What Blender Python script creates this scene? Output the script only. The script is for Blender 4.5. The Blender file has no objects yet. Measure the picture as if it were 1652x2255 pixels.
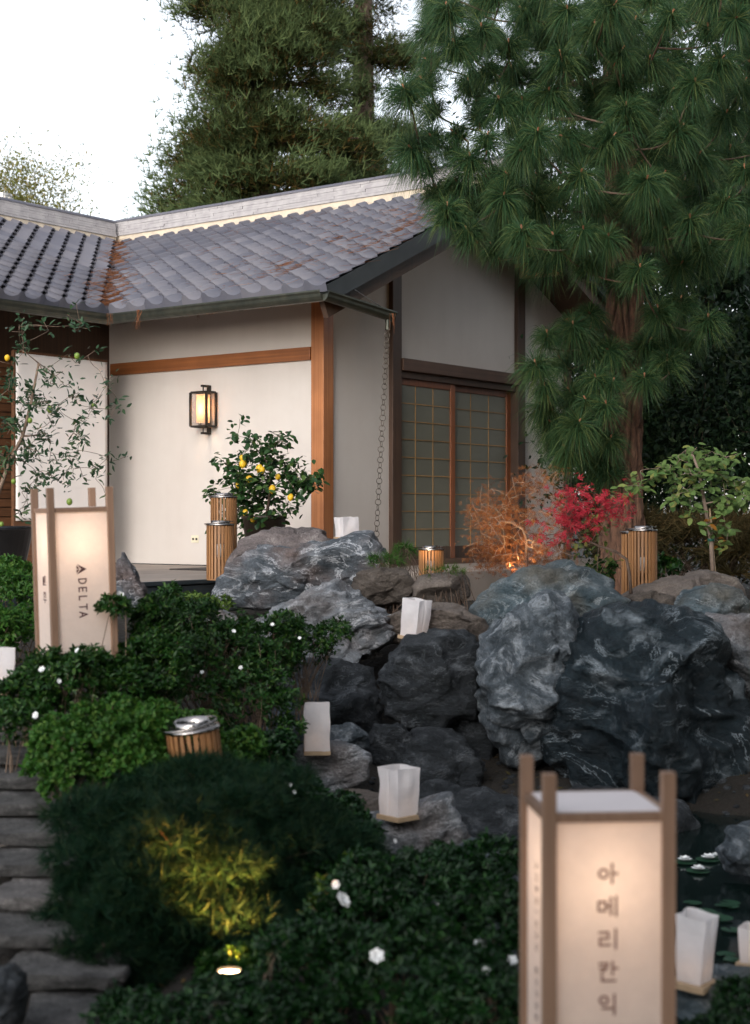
import bpy, bmesh, math, random
import numpy as np
from mathutils import Vector, Matrix, noise

R = math.radians
rng = np.random.default_rng(11)
random.seed(5)
scene = bpy.context.scene
COL = scene.collection

# ------------------------------------------------------------------ camera
FD, CX, HY, EYE = 3383.0, 826.0, 1140.5, 1.6      # photo pixels at a width of 1652
cam_d = bpy.data.cameras.new("camera")
cam = bpy.data.objects.new("camera", cam_d)
COL.objects.link(cam)
cam.location = (0, 0, EYE)
cam.rotation_euler = (R(90), 0, 0)
cam_d.sensor_fit = 'VERTICAL'
cam_d.sensor_height = 56
cam_d.lens = 84
cam_d.shift_y = (HY - 1127.5) / 2255.0
cam_d.clip_start = 0.05
cam_d.clip_end = 3000
cam_d.dof.use_dof = True
cam_d.dof.focus_distance = 13.6
cam_d.dof.aperture_fstop = 4.2
scene.camera = cam

# ------------------------------------------------------------------ world, sun, exposure
SUN_EL, SUN_AZ = 24.0, -163.0          # azimuth measured from +Y towards +X
world = bpy.data.worlds.new("World")
scene.world = world
world.use_nodes = True
wn = world.node_tree
sky = wn.nodes.new("ShaderNodeTexSky")
sky.sky_type = 'NISHITA'
sky.sun_disc = False
sky.sun_elevation = R(SUN_EL)
sky.sun_rotation = R(SUN_AZ)
sky.altitude = 50
sky.air_density = 1.0
sky.dust_density = 1.5
sky.ozone_density = 1.0
bg = wn.nodes["Background"]
bg.inputs["Strength"].default_value = 0.12
haze_sat = wn.nodes.new("ShaderNodeHueSaturation")      # thin white overcast: the whole sky is nearly colourless
haze_sat.inputs["Saturation"].default_value = 0.30
wn.links.new(sky.outputs[0], haze_sat.inputs["Color"])
wn.links.new(haze_sat.outputs[0], bg.inputs[0])

sun_d = bpy.data.lights.new("sun", 'SUN')
sun_d.energy = 0.5
sun_d.angle = R(40)
sun_d.color = (1.0, 0.97, 0.94)
sun = bpy.data.objects.new("sun", sun_d)
COL.objects.link(sun)
sd = Vector((math.sin(R(SUN_AZ)) * math.cos(R(SUN_EL)), math.cos(R(SUN_AZ)) * math.cos(R(SUN_EL)), math.sin(R(SUN_EL))))
sun.rotation_euler = (-sd).to_track_quat('-Z', 'Y').to_euler()
sun.location = (-10, -10, 15)

vs = scene.view_settings
vs.view_transform = 'Standard'
vs.look = 'None'
vs.exposure = 1.5
vs.gamma = 1.0
scene.render.engine = 'CYCLES'
cy = scene.cycles
cy.use_denoising = True
cy.max_bounces = 7
cy.diffuse_bounces = 3
cy.glossy_bounces = 3
cy.transmission_bounces = 5
cy.transparent_max_bounces = 6
cy.sample_clamp_indirect = 4
cy.caustics_reflective = False
cy.caustics_refractive = False

# ------------------------------------------------------------------ helpers
def P(px, py, Y):
    """photo pixel (1652 wide) at distance Y -> world point"""
    return Vector(((px - CX) / FD * Y, Y, EYE - (py - HY) / FD * Y))

def PX(px, Y):
    return (px - CX) / FD * Y

def PZ(py, Y):
    return EYE - (py - HY) / FD * Y

def tag(o, label=None, cat=None, group=None, kind=None):
    if label: o["label"] = label
    if cat: o["category"] = cat
    if group: o["group"] = group
    if kind: o["kind"] = kind
    return o

def empty(name, loc=(0, 0, 0), rot=(0, 0, 0), label=None, cat=None, group=None):
    o = bpy.data.objects.new(name, None)
    o.empty_display_size = 0.1
    COL.objects.link(o)
    o.location = loc
    o.rotation_euler = rot
    return tag(o, label, cat, group)

def link(name, me, mat=None, parent=None, loc=None, rot=None):
    o = bpy.data.objects.new(name, me)
    COL.objects.link(o)
    if mat is not None and not me.materials:
        me.materials.append(mat)
    if parent is not None:
        o.parent = parent
    if loc is not None: o.location = loc
    if rot is not None: o.rotation_euler = rot
    return o

class MB:
    """collects boxes, tubes and lathes into one mesh"""
    def __init__(self):
        self.v, self.f = [], []
    def add(self, vs_, fs):
        n = len(self.v)
        self.v += [tuple(v) for v in vs_]
        self.f += [tuple(i + n for i in f) for f in fs]
        return self
    def box(self, x0, x1, y0, y1, z0, z1, M=None):
        vs_ = [(x, y, z) for z in (z0, z1) for y in (y0, y1) for x in (x0, x1)]
        if M is not None:
            vs_ = [M @ Vector(v) for v in vs_]
        return self.add(vs_, [(0, 2, 3, 1), (4, 5, 7, 6), (0, 1, 5, 4), (2, 6, 7, 3), (0, 4, 6, 2), (1, 3, 7, 5)])
    def bar(self, a, b, w, h, up=(0, 0, 1)):
        a, b = Vector(a), Vector(b)
        d = (b - a)
        L = d.length
        d.normalize()
        s = d.cross(Vector(up))
        if s.length < 1e-6: s = d.cross(Vector((1, 0, 0)))
        s.normalize()
        u = s.cross(d)
        M = Matrix((( s.x, d.x, u.x, a.x), (s.y, d.y, u.y, a.y), (s.z, d.z, u.z, a.z), (0, 0, 0, 1)))
        return self.box(-w / 2, w / 2, 0, L, -h / 2, h / 2, M)
    def tube(self, path, radii, n=8, cap=True):
        pts = [Vector(p) for p in path]
        if not hasattr(radii, '__len__'): radii = [radii] * len(pts)
        rings = []
        prev = None
        for i, p in enumerate(pts):
            t = (pts[min(i + 1, len(pts) - 1)] - pts[max(i - 1, 0)])
            if t.length < 1e-9: t = Vector((0, 0, 1))
            t.normalize()
            a = prev if prev is not None else (Vector((1, 0, 0)) if abs(t.x) < .8 else Vector((0, 1, 0)))
            a = (a - t * a.dot(t))
            if a.length < 1e-6: a = t.orthogonal()
            a.normalize()
            b = t.cross(a)
            prev = a
            rings.append([p + (a * math.cos(2 * math.pi * k / n) + b * math.sin(2 * math.pi * k / n)) * radii[i] for k in range(n)])
        base = len(self.v)
        for r in rings: self.v += [tuple(x) for x in r]
        for i in range(len(pts) - 1):
            for k in range(n):
                k2 = (k + 1) % n
                self.f.append((base + i * n + k, base + i * n + k2, base + (i + 1) * n + k2, base + (i + 1) * n + k))
        if cap:
            self.f.append(tuple(base + k for k in reversed(range(n))))
            self.f.append(tuple(base + (len(pts) - 1) * n + k for k in range(n)))
        return self
    def lathe(self, prof, n=24, c=(0, 0)):
        base = len(self.v)
        for (r, z) in prof:
            for k in range(n):
                a = 2 * math.pi * k / n
                self.v.append((c[0] + r * math.cos(a), c[1] + r * math.sin(a), z))
        for i in range(len(prof) - 1):
            for k in range(n):
                k2 = (k + 1) % n
                self.f.append((base + i * n + k, base + i * n + k2, base + (i + 1) * n + k2, base + (i + 1) * n + k))
        return self
    def poly(self, pts, thick_vec):
        n = len(pts)
        t = Vector(thick_vec)
        a = [Vector(p) for p in pts]
        b = [p + t for p in a]
        fs = [tuple(range(n)), tuple(reversed(range(n, 2 * n)))]
        for i in range(n):
            j = (i + 1) % n
            fs.append((i, i + n, j + n, j)[::-1])
        return self.add(a + b, fs)
    def mesh(self, name, smooth=False):
        me = bpy.data.meshes.new(name)
        me.from_pydata(self.v, [], self.f)
        me.update()
        bm = bmesh.new(); bm.from_mesh(me)
        bmesh.ops.recalc_face_normals(bm, faces=bm.faces)
        bm.to_mesh(me); bm.free()
        if smooth:
            me.polygons.foreach_set("use_smooth", [True] * len(me.polygons))
        return me
    def build(self, name, mat, parent=None, smooth=False, bevel=0, loc=None, rot=None):
        me = self.mesh(name, smooth)
        o = link(name, me, mat, parent, loc, rot)
        if bevel:
            m = o.modifiers.new("bevel", 'BEVEL')
            m.width = bevel; m.segments = 2; m.limit_method = 'ANGLE'
        return o

def np_mesh(name, V, F, smooth=False):
    V = np.ascontiguousarray(V, dtype=np.float32); F = np.ascontiguousarray(F, dtype=np.int32)
    k = F.shape[1]
    me = bpy.data.meshes.new(name)
    me.vertices.add(len(V)); me.vertices.foreach_set("co", V.ravel())
    me.loops.add(F.size); me.loops.foreach_set("vertex_index", F.ravel())
    me.polygons.add(len(F)); me.polygons.foreach_set("loop_start", np.arange(0, F.size, k, dtype=np.int32))
    if smooth: me.polygons.foreach_set("use_smooth", np.ones(len(F), dtype=bool))
    me.update(calc_edges=True)
    return me

def join_np(parts):
    Vs, Fs, n = [], [], 0
    for V, F in parts:
        Vs.append(V); Fs.append(F + n); n += len(V)
    return np.concatenate(Vs), np.concatenate(Fs)

def unit(a):
    return a / np.maximum(np.linalg.norm(a, axis=-1, keepdims=True), 1e-9)

def frames(axis, up):
    """leaf frames: y = axis, z ~ up"""
    y = unit(axis)
    x = np.cross(y, up)
    bad = np.linalg.norm(x, axis=1) < 1e-5
    x[bad] = np.cross(y[bad], np.array([1., .3, 0]))
    x = unit(x)
    z = np.cross(x, y)
    return np.stack([x, y, z], axis=2)

def scatter(T, pos, Rm, sc):
    """T=(verts, faces) stamped at pos with frames Rm and scale sc (n,) or (n,3)"""
    tv, tf = T
    sc = np.asarray(sc, dtype=float)
    if sc.ndim == 1: sc = np.repeat(sc[:, None], 3, 1)
    loc = tv[None] * sc[:, None, :]
    V = np.einsum('nij,nkj->nki', Rm, loc) + pos[:, None, :]
    n, k = len(pos), len(tv)
    F = tf[None] + (np.arange(n) * k)[:, None, None]
    return V.reshape(-1, 3), F.reshape(-1, tf.shape[1])

def rand_dirs(n):
    return unit(rng.normal(size=(n, 3)))

# leaf shapes: y from 0 (stalk) to 1 (tip)
LEAF = (np.array([[0, 0, 0], [-.2, .38, .05], [0, .42, -.03], [.2, .38, .05], [-.13, .75, .03], [.13, .75, .03], [0, 1, -.06]], float),
        np.array([[0, 2, 1], [0, 3, 2], [1, 2, 4], [2, 3, 5], [2, 6, 4], [2, 5, 6]]))
OVAL = (np.array([[0, 0, 0], [-.27, .3, .06], [0, .5, -.02], [.27, .3, .06], [-.24, .7, .04], [.24, .7, .04], [0, 1, -.05]], float),
        np.array([[0, 2, 1], [0, 3, 2], [1, 2, 4], [2, 3, 5], [2, 6, 4], [2, 5, 6]]))
BLADE = (np.array([[-.5, 0, 0], [.5, 0, 0], [-.4, .5, .1], [.4, .5, .1], [0, 1, 0]], float),
         np.array([[0, 1, 3], [0, 3, 2], [2, 3, 4]]))
DIAM = (np.array([[0, 0, 0], [-.22, .45, .04], [.22, .45, .04], [0, 1, 0]], float), np.array([[0, 2, 1], [1, 2, 3]]))

def palmate(lobes=5, w=.09, spread=130):
    v, f = [], []
    for k in range(lobes):
        a = R(-spread / 2 + spread * k / (lobes - 1))
        L = 1.0 - .35 * abs(k - (lobes - 1) / 2) / ((lobes - 1) / 2)
        d = np.array([math.sin(a), math.cos(a), 0]); s = np.array([d[1], -d[0], 0])
        n = len(v)
        v += [d * 0, d * L * .5 - s * w * L + [0, 0, .03], d * L * .5 + s * w * L + [0, 0, .03], d * L - [0, 0, .1]]
        f += [[n, n + 2, n + 1], [n + 1, n + 2, n + 3]]
    return np.array(v), np.array(f)
PALM = palmate()

def feather(pairs=6, w=.045, l=.28, droop=.25):
    """a small fern-like spray along +y"""
    v, f = [], []
    for k in range(pairs):
        t = (k + .3) / pairs
        for s in (-1, 1):
            L = l * (1 - .6 * t)
            b = np.array([0, t, -droop * t * t]); d = unit(np.array([s * .75, .65, -.15]))
            q = np.array([-d[1], d[0], 0]) * w
            n = len(v)
            v += [b, b + d * L * .5 + q * .7, b + d * L * .5 - q * .7, b + d * L]
            f += [[n, n + 2, n + 1], [n + 1, n + 2, n + 3]]
    n = len(v)
    v += [np.array([-.015, 0, 0]), np.array([.015, 0, 0]), np.array([0, 1.1, -droop])]
    f += [[n, n + 1, n + 2]]
    return np.array(v), np.array(f)
FEATHER = feather()
SPRAY = feather(3, .085, .42, .2)
def shoot(n=6, w=.05, spread=38):
    v, f = [], []
    for k in range(n):
        a = 2 * math.pi * k / n; sp = R(spread * (.35 + .65 * ((k * 7) % n) / n))
        d = np.array([math.sin(sp) * math.cos(a), math.cos(sp), math.sin(sp) * math.sin(a)])
        s_ = unit(np.cross(d, np.array([math.cos(a + 1.2), .2, math.sin(a + 1.2)]))) * w
        b0 = np.array([0, .12 * k / n, 0]); i = len(v)
        v += [b0 - s_, b0 + s_, b0 + d]
        f += [[i, i + 1, i + 2]]
    return np.array(v), np.array(f)
SHOOT = shoot(4, .05, 45)
FLUFF = shoot(9, .032, 58)

def sticks(A, B, ra, rb=None, n=3):
    """many straight twigs"""
    A, B = np.asarray(A, float), np.asarray(B, float)
    ra = np.broadcast_to(np.asarray(ra, float), (len(A),))
    rb = ra * .6 if rb is None else np.broadcast_to(np.asarray(rb, float), (len(A),))
    d = unit(B - A)
    ref = np.where(np.abs(d[:, 2:3]) < .9, np.array([[0, 0, 1.]]), np.array([[1., 0, 0]]))
    x = unit(np.cross(d, ref)); y = np.cross(d, x)
    ang = np.arange(n) * 2 * np.pi / n
    off = x[:, None] * np.cos(ang)[None, :, None] + y[:, None] * np.sin(ang)[None, :, None]
    V = np.concatenate([A[:, None] + off * ra[:, None, None], B[:, None] + off * rb[:, None, None]], 1)
    fs = []
    for k in range(n):
        k2 = (k + 1) % n
        fs += [[k, k2, n + k2], [k, n + k2, n + k]]
    F = np.array(fs)[None] + (np.arange(len(A)) * 2 * n)[:, None, None]
    return V.reshape(-1, 3), F.reshape(-1, 3)

def bent_sticks(A, B, ra, sag=.1, seg=4, jitter=.0):
    """curved twigs made of several straight pieces; sag lifts the middle"""
    parts = []
    A, B = np.asarray(A, float), np.asarray(B, float)
    ra = np.broadcast_to(np.asarray(ra, float), (len(A),))
    L = np.linalg.norm(B - A, axis=1, keepdims=True)
    j = rng.normal(size=(len(A), 3)) * L * jitter
    def pt(t):
        return A + (B - A) * t + (np.array([0, 0, 1.]) * sag * L + j) * (4 * t * (1 - t)) * .5
    for s in range(seg):
        t0, t1 = s / seg, (s + 1) / seg
        parts.append(sticks(pt(t0), pt(t1), ra * (1 - .7 * t0), ra * (1 - .7 * t1)))
    return join_np(parts)

# ------------------------------------------------------------------ materials
MATS = {}
def nodes(name):
    m = bpy.data.materials.new(name)
    m.use_nodes = True
    nt = m.node_tree
    b = nt.nodes["Principled BSDF"]
    MATS[name] = m
    return m, nt, b

def N(nt, t, **kw):
    n = nt.nodes.new(t)
    for k, v in kw.items():
        if k in n.inputs: n.inputs[k].default_value = v
        else: setattr(n, k, v)
    return n

def rgba(c): return (c[0], c[1], c[2], 1)

def ramp(nt, fac, stops):
    r = nt.nodes.new("ShaderNodeValToRGB")
    el = r.color_ramp.elements
    while len(el) < len(stops): el.new(.5)
    for e, (p, c) in zip(el, stops):
        e.position = p
        e.color = rgba(c) if hasattr(c, '__len__') else (c, c, c, 1)
    nt.links.new(fac, r.inputs[0])
    return r

def coords(nt, kind="Object", scale=(1, 1, 1), rot=(0, 0, 0)):
    tc = nt.nodes.new("ShaderNodeTexCoord")
    mp = nt.nodes.new("ShaderNodeMapping")
    mp.inputs["Scale"].default_value = scale
    mp.inputs["Rotation"].default_value = rot
    nt.links.new(tc.outputs[kind], mp.inputs[0])
    return mp.outputs[0]

def bump(nt, b, height, strength, dist=.01):
    bp = nt.nodes.new("ShaderNodeBump")
    bp.inputs["Strength"].default_value = strength
    bp.inputs["Distance"].default_value = dist
    nt.links.new(height, bp.inputs["Height"])
    nt.links.new(bp.outputs[0], b.inputs["Normal"])
    return bp

def mat_plain(name, c1, c2=None, rough=.6, scale=8, bstr=.15, metal=0, spec=.5, bscale=60, bdist=.004):
    m, nt, b = nodes(name)
    c2 = c2 or tuple(x * .8 for x in c1)
    co = coords(nt)
    n1 = N(nt, "ShaderNodeTexNoise", Scale=scale, Detail=5)
    nt.links.new(co, n1.inputs["Vector"])
    r = ramp(nt, n1.outputs[0], [(.35, c1), (.68, c2)])
    nt.links.new(r.outputs[0], b.inputs["Base Color"])
    b.inputs["Roughness"].default_value = rough
    b.inputs["Metallic"].default_value = metal
    b.inputs["Specular IOR Level"].default_value = spec
    if bstr:
        n2 = N(nt, "ShaderNodeTexNoise", Scale=bscale, Detail=4)
        nt.links.new(co, n2.inputs["Vector"])
        bump(nt, b, n2.outputs[0], bstr, bdist)
    return m

def mat_wood(name, c1, c2, axis='Z', rough=.55, grain=40):
    m, nt, b = nodes(name)
    sc = {'X': (.6, grain, grain), 'Y': (grain, .6, grain), 'Z': (grain, grain, .6)}[axis]
    co = coords(nt, scale=sc)
    n1 = N(nt, "ShaderNodeTexNoise", Scale=1.0, Detail=6, Roughness=.6, Distortion=.4)
    nt.links.new(co, n1.inputs["Vector"])
    r = ramp(nt, n1.outputs[0], [(.3, c1), (.7, c2)])
    co2 = coords(nt)
    n2 = N(nt, "ShaderNodeTexNoise", Scale=3.0, Detail=3)
    nt.links.new(co2, n2.inputs["Vector"])
    mx = N(nt, "ShaderNodeMix", data_type='RGBA', blend_type='MULTIPLY')
    mx.inputs["Factor"].default_value = .55
    r2 = ramp(nt, n2.outputs[0], [(.3, .55), (.65, 1.0)])
    nt.links.new(r.outputs[0], mx.inputs["A"]); nt.links.new(r2.outputs[0], mx.inputs["B"])
    oi = nt.nodes.new("ShaderNodeObjectInfo")
    hs = nt.nodes.new("ShaderNodeHueSaturation")
    mr = N(nt, "ShaderNodeMapRange")
    mr.inputs["To Min"].default_value = .82; mr.inputs["To Max"].default_value = 1.15
    nt.links.new(oi.outputs["Random"], mr.inputs[0]); nt.links.new(mr.outputs[0], hs.inputs["Value"])
    nt.links.new(mx.outputs["Result"], hs.inputs["Color"])
    nt.links.new(hs.outputs[0], b.inputs["Base Color"])
    b.inputs["Roughness"].default_value = rough
    bump(nt, b, n1.outputs[0], .12, .003)
    return m

def mat_rock(name, dark, mid, light, vein=.5, scale=1.0, warm=None, vein_w=.035, rough=.75, stretch=(1, 1, 2.2), rot=(.3, .5, .2), bands=6.0):
    m, nt, b = nodes(name)
    co = coords(nt)
    cs = coords(nt, scale=stretch, rot=rot)
    n1 = N(nt, "ShaderNodeTexNoise", Scale=3.2 * scale, Detail=8, Roughness=.62, Distortion=.6)
    nt.links.new(cs, n1.inputs["Vector"])
    base = ramp(nt, n1.outputs[0], [(.32, dark), (.56, mid), (.74, tuple(.5 * (a + c) for a, c in zip(mid, light)))])
    # pale veins: thin level lines of a strongly distorted noise
    n2 = N(nt, "ShaderNodeTexNoise", Scale=2.0 * scale, Detail=9, Roughness=.66, Distortion=1.0)
    nt.links.new(cs, n2.inputs["Vector"])
    mul = N(nt, "ShaderNodeMath", operation='MULTIPLY'); mul.inputs[1].default_value = bands
    nt.links.new(n2.outputs[0], mul.inputs[0])
    frc = N(nt, "ShaderNodeMath", operation='FRACT'); nt.links.new(mul.outputs[0], frc.inputs[0])
    sub = N(nt, "ShaderNodeMath", operation='SUBTRACT'); sub.inputs[1].default_value = .5
    nt.links.new(frc.outputs[0], sub.inputs[0])
    ab = N(nt, "ShaderNodeMath", operation='ABSOLUTE'); nt.links.new(sub.outputs[0], ab.inputs[0])
    vr = ramp(nt, ab.outputs[0], [(0.0, 1.0), (vein_w * 3, 0.0)])
    n3 = N(nt, "ShaderNodeTexNoise", Scale=2.6 * scale, Detail=5)
    nt.links.new(co, n3.inputs["Vector"])
    patch = ramp(nt, n3.outputs[0], [(.36, 0.1), (.54, 1.0)])
    mu = N(nt, "ShaderNodeMath", operation='MULTIPLY')
    nt.links.new(vr.outputs[0], mu.inputs[0]); nt.links.new(patch.outputs[0], mu.inputs[1])
    mv = N(nt, "ShaderNodeMath", operation='MULTIPLY'); mv.inputs[1].default_value = vein
    nt.links.new(mu.outputs[0], mv.inputs[0])
    mx = N(nt, "ShaderNodeMix", data_type='RGBA')
    nt.links.new(mv.outputs[0], mx.inputs["Factor"])
    nt.links.new(base.outputs[0], mx.inputs["A"]); mx.inputs["B"].default_value = rgba(light)
    out = mx.outputs["Result"]
    if warm:
        n4 = N(nt, "ShaderNodeTexNoise", Scale=1.9 * scale, Detail=6)
        cw = coords(nt, scale=(1, 1, 1), rot=(1, 2, .5))
        nt.links.new(cw, n4.inputs["Vector"])
        wr = ramp(nt, n4.outputs[0], [(.48, 0.0), (.66, .75)])
        mw = N(nt, "ShaderNodeMix", data_type='RGBA')
        nt.links.new(wr.outputs[0], mw.inputs["Factor"]); nt.links.new(out, mw.inputs["A"])
        mw.inputs["B"].default_value = rgba(warm)
        out = mw.outputs["Result"]
    ng = N(nt, "ShaderNodeTexNoise", Scale=70, Detail=6, Roughness=.75)
    nt.links.new(co, ng.inputs["Vector"])
    gr = ramp(nt, ng.outputs[0], [(.3, .45), (.7, 1.5)])
    mg = N(nt, "ShaderNodeMix", data_type='RGBA', blend_type='MULTIPLY'); mg.inputs["Factor"].default_value = .8
    nt.links.new(out, mg.inputs["A"]); nt.links.new(gr.outputs[0], mg.inputs["B"])
    out = mg.outputs["Result"]
    nt.links.new(out, b.inputs["Base Color"])
    b.inputs["Roughness"].default_value = min(.95, rough + .12)
    b.inputs["Specular IOR Level"].default_value = .35
    n5 = N(nt, "ShaderNodeTexNoise", Scale=16 * scale, Detail=9, Roughness=.68, Distortion=.5)
    nt.links.new(cs, n5.inputs["Vector"])
    bump(nt, b, n5.outputs[0], 1.0, .045)
    return m

def mat_leaf(name, c1, c2, c3=None, rough=.45, trans=.3, spec=.4, hue=.5):
    m, nt, b = nodes(name)
    g = nt.nodes.new("ShaderNodeNewGeometry")
    stops = [(0.0, c1), (.7, c2)] + ([(1.0, c3)] if c3 else [])
    r = ramp(nt, g.outputs["Random Per Island"], stops)
    co = coords(nt)
    n1 = N(nt, "ShaderNodeTexNoise", Scale=2.5, Detail=2)
    nt.links.new(co, n1.inputs["Vector"])
    hs = nt.nodes.new("ShaderNodeHueSaturation")
    mr = N(nt, "ShaderNodeMapRange"); mr.inputs["To Min"].default_value = .6; mr.inputs["To Max"].default_value = 1.4
    nt.links.new(n1.outputs[0], mr.inputs[0]); nt.links.new(mr.outputs[0], hs.inputs["Value"])
    nt.links.new(r.outputs[0], hs.inputs["Color"])
    nt.links.new(hs.outputs[0], b.inputs["Base Color"])
    b.inputs["Roughness"].default_value = rough
    b.inputs["Specular IOR Level"].default_value = spec * .5
    if trans > 0:
        tr = nt.nodes.new("ShaderNodeBsdfTranslucent")
        nt.links.new(hs.outputs[0], tr.inputs[0])
        ms = nt.nodes.new("ShaderNodeMixShader"); ms.inputs[0].default_value = trans
        nt.links.new(b.outputs[0], ms.inputs[1]); nt.links.new(tr.outputs[0], ms.inputs[2])
        nt.links.new(ms.outputs[0], nt.nodes["Material Output"].inputs[0])
    return m

def mat_paper(name, col, trans=.6):
    m, nt, b = nodes(name)
    co = coords(nt)
    n1 = N(nt, "ShaderNodeTexNoise", Scale=30, Detail=5, Roughness=.7)
    nt.links.new(co, n1.inputs["Vector"])
    r = ramp(nt, n1.outputs[0], [(.3, tuple(x * .93 for x in col)), (.7, col)])
    nt.links.new(r.outputs[0], b.inputs["Base Color"])
    b.inputs["Roughness"].default_value = .9
    b.inputs["Specular IOR Level"].default_value = .1
    tr = nt.nodes.new("ShaderNodeBsdfTranslucent")
    nt.links.new(r.outputs[0], tr.inputs[0])
    ms = nt.nodes.new("ShaderNodeMixShader"); ms.inputs[0].default_value = trans
    nt.links.new(b.outputs[0], ms.inputs[1]); nt.links.new(tr.outputs[0], ms.inputs[2])
    nt.links.new(ms.outputs[0], nt.nodes["Material Output"].inputs[0])
    return m

def mat_emit(name, col, strength):
    m, nt, b = nodes(name)
    b.inputs["Base Color"].default_value = rgba(col)
    b.inputs["Emission Color"].default_value = rgba(col)
    b.inputs["Emission Strength"].default_value = strength
    return m

def mat_glass(name, col=(1, 1, 1), alpha=.15, rough=.05):
    """thin pane: mostly clear with a faint sheen"""
    m, nt, b = nodes(name)
    b.inputs["Base Color"].default_value = rgba(col)
    b.inputs["Roughness"].default_value = rough
    tr = nt.nodes.new("ShaderNodeBsdfTransparent")
    ms = nt.nodes.new("ShaderNodeMixShader"); ms.inputs[0].default_value = alpha
    nt.links.new(tr.outputs[0], ms.inputs[1]); nt.links.new(b.outputs[0], ms.inputs[2])
    nt.links.new(ms.outputs[0], nt.nodes["Material Output"].inputs[0])
    return m

M = MATS
# house
def mat_plaster():
    m, nt, b = nodes("plaster")
    co = coords(nt)
    n1 = N(nt, "ShaderNodeTexNoise", Scale=1.3, Detail=6, Roughness=.6); nt.links.new(co, n1.inputs["Vector"])
    r = ramp(nt, n1.outputs[0], [(.3, (.53, .475, .435)), (.7, (.58, .53, .49))])
    cs = coords(nt, scale=(6, 6, .5))
    n3 = N(nt, "ShaderNodeTexNoise", Scale=1.0, Detail=5); nt.links.new(cs, n3.inputs["Vector"])
    r3 = ramp(nt, n3.outputs[0], [(.3, .95), (.6, 1.0)])
    mx = N(nt, "ShaderNodeMix", data_type='RGBA', blend_type='MULTIPLY'); mx.inputs["Factor"].default_value = .6
    nt.links.new(r.outputs[0], mx.inputs["A"]); nt.links.new(r3.outputs[0], mx.inputs["B"])
    nt.links.new(mx.outputs["Result"], b.inputs["Base Color"])
    b.inputs["Roughness"].default_value = .92
    n2 = N(nt, "ShaderNodeTexNoise", Scale=120, Detail=5, Roughness=.7); nt.links.new(co, n2.inputs["Vector"])
    bump(nt, b, n2.outputs[0], .35, .004)
mat_plaster()
mat_wood("post_wood", (.27, .095, .032), (.46, .185, .07), 'Z', .5)
mat_wood("beam_wood", (.20, .065, .018), (.32, .11, .032), 'Y', .5)
mat_wood("beam_wood_x", (.075, .04, .026), (.12, .065, .042), 'X', .6)
mat_wood("dark_wood", (.05, .028, .018), (.095, .05, .03), 'Z', .6)
mat_wood("soffit_wood", (.06, .032, .02), (.10, .055, .03), 'X', .65)
mat_wood("muntin_wood", (.34, .19, .07), (.42, .25, .10), "Z", .5)
mat_wood("door_wood", (.15, .045, .016), (.26, .085, .03), 'Z', .45)
mat_wood("siding_wood", (.12, .05, .022), (.23, .10, .042), 'X', .6)
mat_wood("lantern_wood", (.22, .125, .08), (.31, .19, .125), 'Z', .6, 60)
mat_wood("slat_wood", (.26, .12, .045), (.42, .21, .09), 'Z', .5, 70)
mat_plain("barge_black", (.022, .026, .03), (.035, .04, .045), .5, 5, .1)
mat_plain("gutter_bronze", (.045, .05, .042), (.075, .078, .06), .38, 9, .15, metal=.6)
mat_plain("mortar", (.62, .52, .40), (.5, .42, .33), .9, 12, .3)
mat_plain("concrete", (.36, .30, .26), (.27, .23, .20), .85, 3, .3)
mat_plain("fascia_dark", (.018, .026, .032), (.03, .04, .046), .35, 4, .1)
mat_plain("black_metal", (.018, .014, .010), (.03, .024, .018), .4, 20, .05, metal=.4)
mat_plain("steel", (.42, .39, .37), (.34, .31, .30), .2, 6, .05, metal=1.0)
mat_plain("vent_steel", (.55, .53, .5), (.45, .43, .4), .35, 6, .1, metal=.8)
mat_plain("chain_metal", (.16, .135, .11), (.10, .085, .07), .45, 9, .1, metal=.7)
mat_plain("outlet_plastic", (.72, .66, .5), (.66, .6, .45), .5, 5, 0)
mat_plain("mat_rubber", (.035, .028, .026), (.05, .04, .036), .9, 30, .3)
mat_plain("fabric", (.84, .79, .76), (.80, .75, .72), .95, 3, .3, bscale=240, bdist=.002)
mat_plain("glaze_black", (.012, .013, .016), (.02, .021, .024), .22, 4, .05)
mat_plain("pot_brown", (.05, .032, .022), (.035, .024, .018), .4, 5, .1)
mat_plain("nursery_plastic", (.02, .021, .022), (.03, .03, .03), .5, 5, .05)
mat_plain("soil", (.045, .03, .02), (.02, .014, .01), .95, 12, .6, bdist=.02)
mat_plain("bark", (.13, .085, .06), (.07, .045, .032), .9, 14, .5, bdist=.01)
mat_plain("pale_bark", (.30, .22, .17), (.2, .145, .11), .85, 14, .3)
mat_plain("twig", (.12, .08, .055), (.2, .14, .1), .85, 20, .2)
mat_plain("tie_green", (.02, .14, .10), (.015, .1, .07), .5, 9, 0)
mat_plain("stone_step", (.13, .125, .12), (.065, .063, .062), .85, 4, .7, bscale=22, bdist=.015)
mat_plain("candle", (.75, .70, .66), (.7, .64, .6), .5, 4, 0)
mat_plain("base_wood", (.42, .30, .19), (.36, .25, .15), .6, 14, .1)
mat_plain("ink", (.05, .010, .013), (.05, .010, .013), .7, 4, 0)
mat_plain("ink_brown", (.20, .085, .06), (.18, .075, .055), .7, 4, 0)
mat_paper("lantern_paper", (.86, .78, .73), .55)
mat_paper("bag_paper", (.84, .81, .82), .45)
mat_plain("board_white", (.72, .66, .66), (.68, .62, .62), .8, 4, .05)
mat_glass("lamp_glass", (.35, .30, .26), .18, .1)
mat_paper("lamp_mesh", (.75, .58, .42), .6)
mat_emit("bulb", (1.0, .80, .58), 90)
mat_emit("lens_glow", (1.0, .66, .36), 9)
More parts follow.
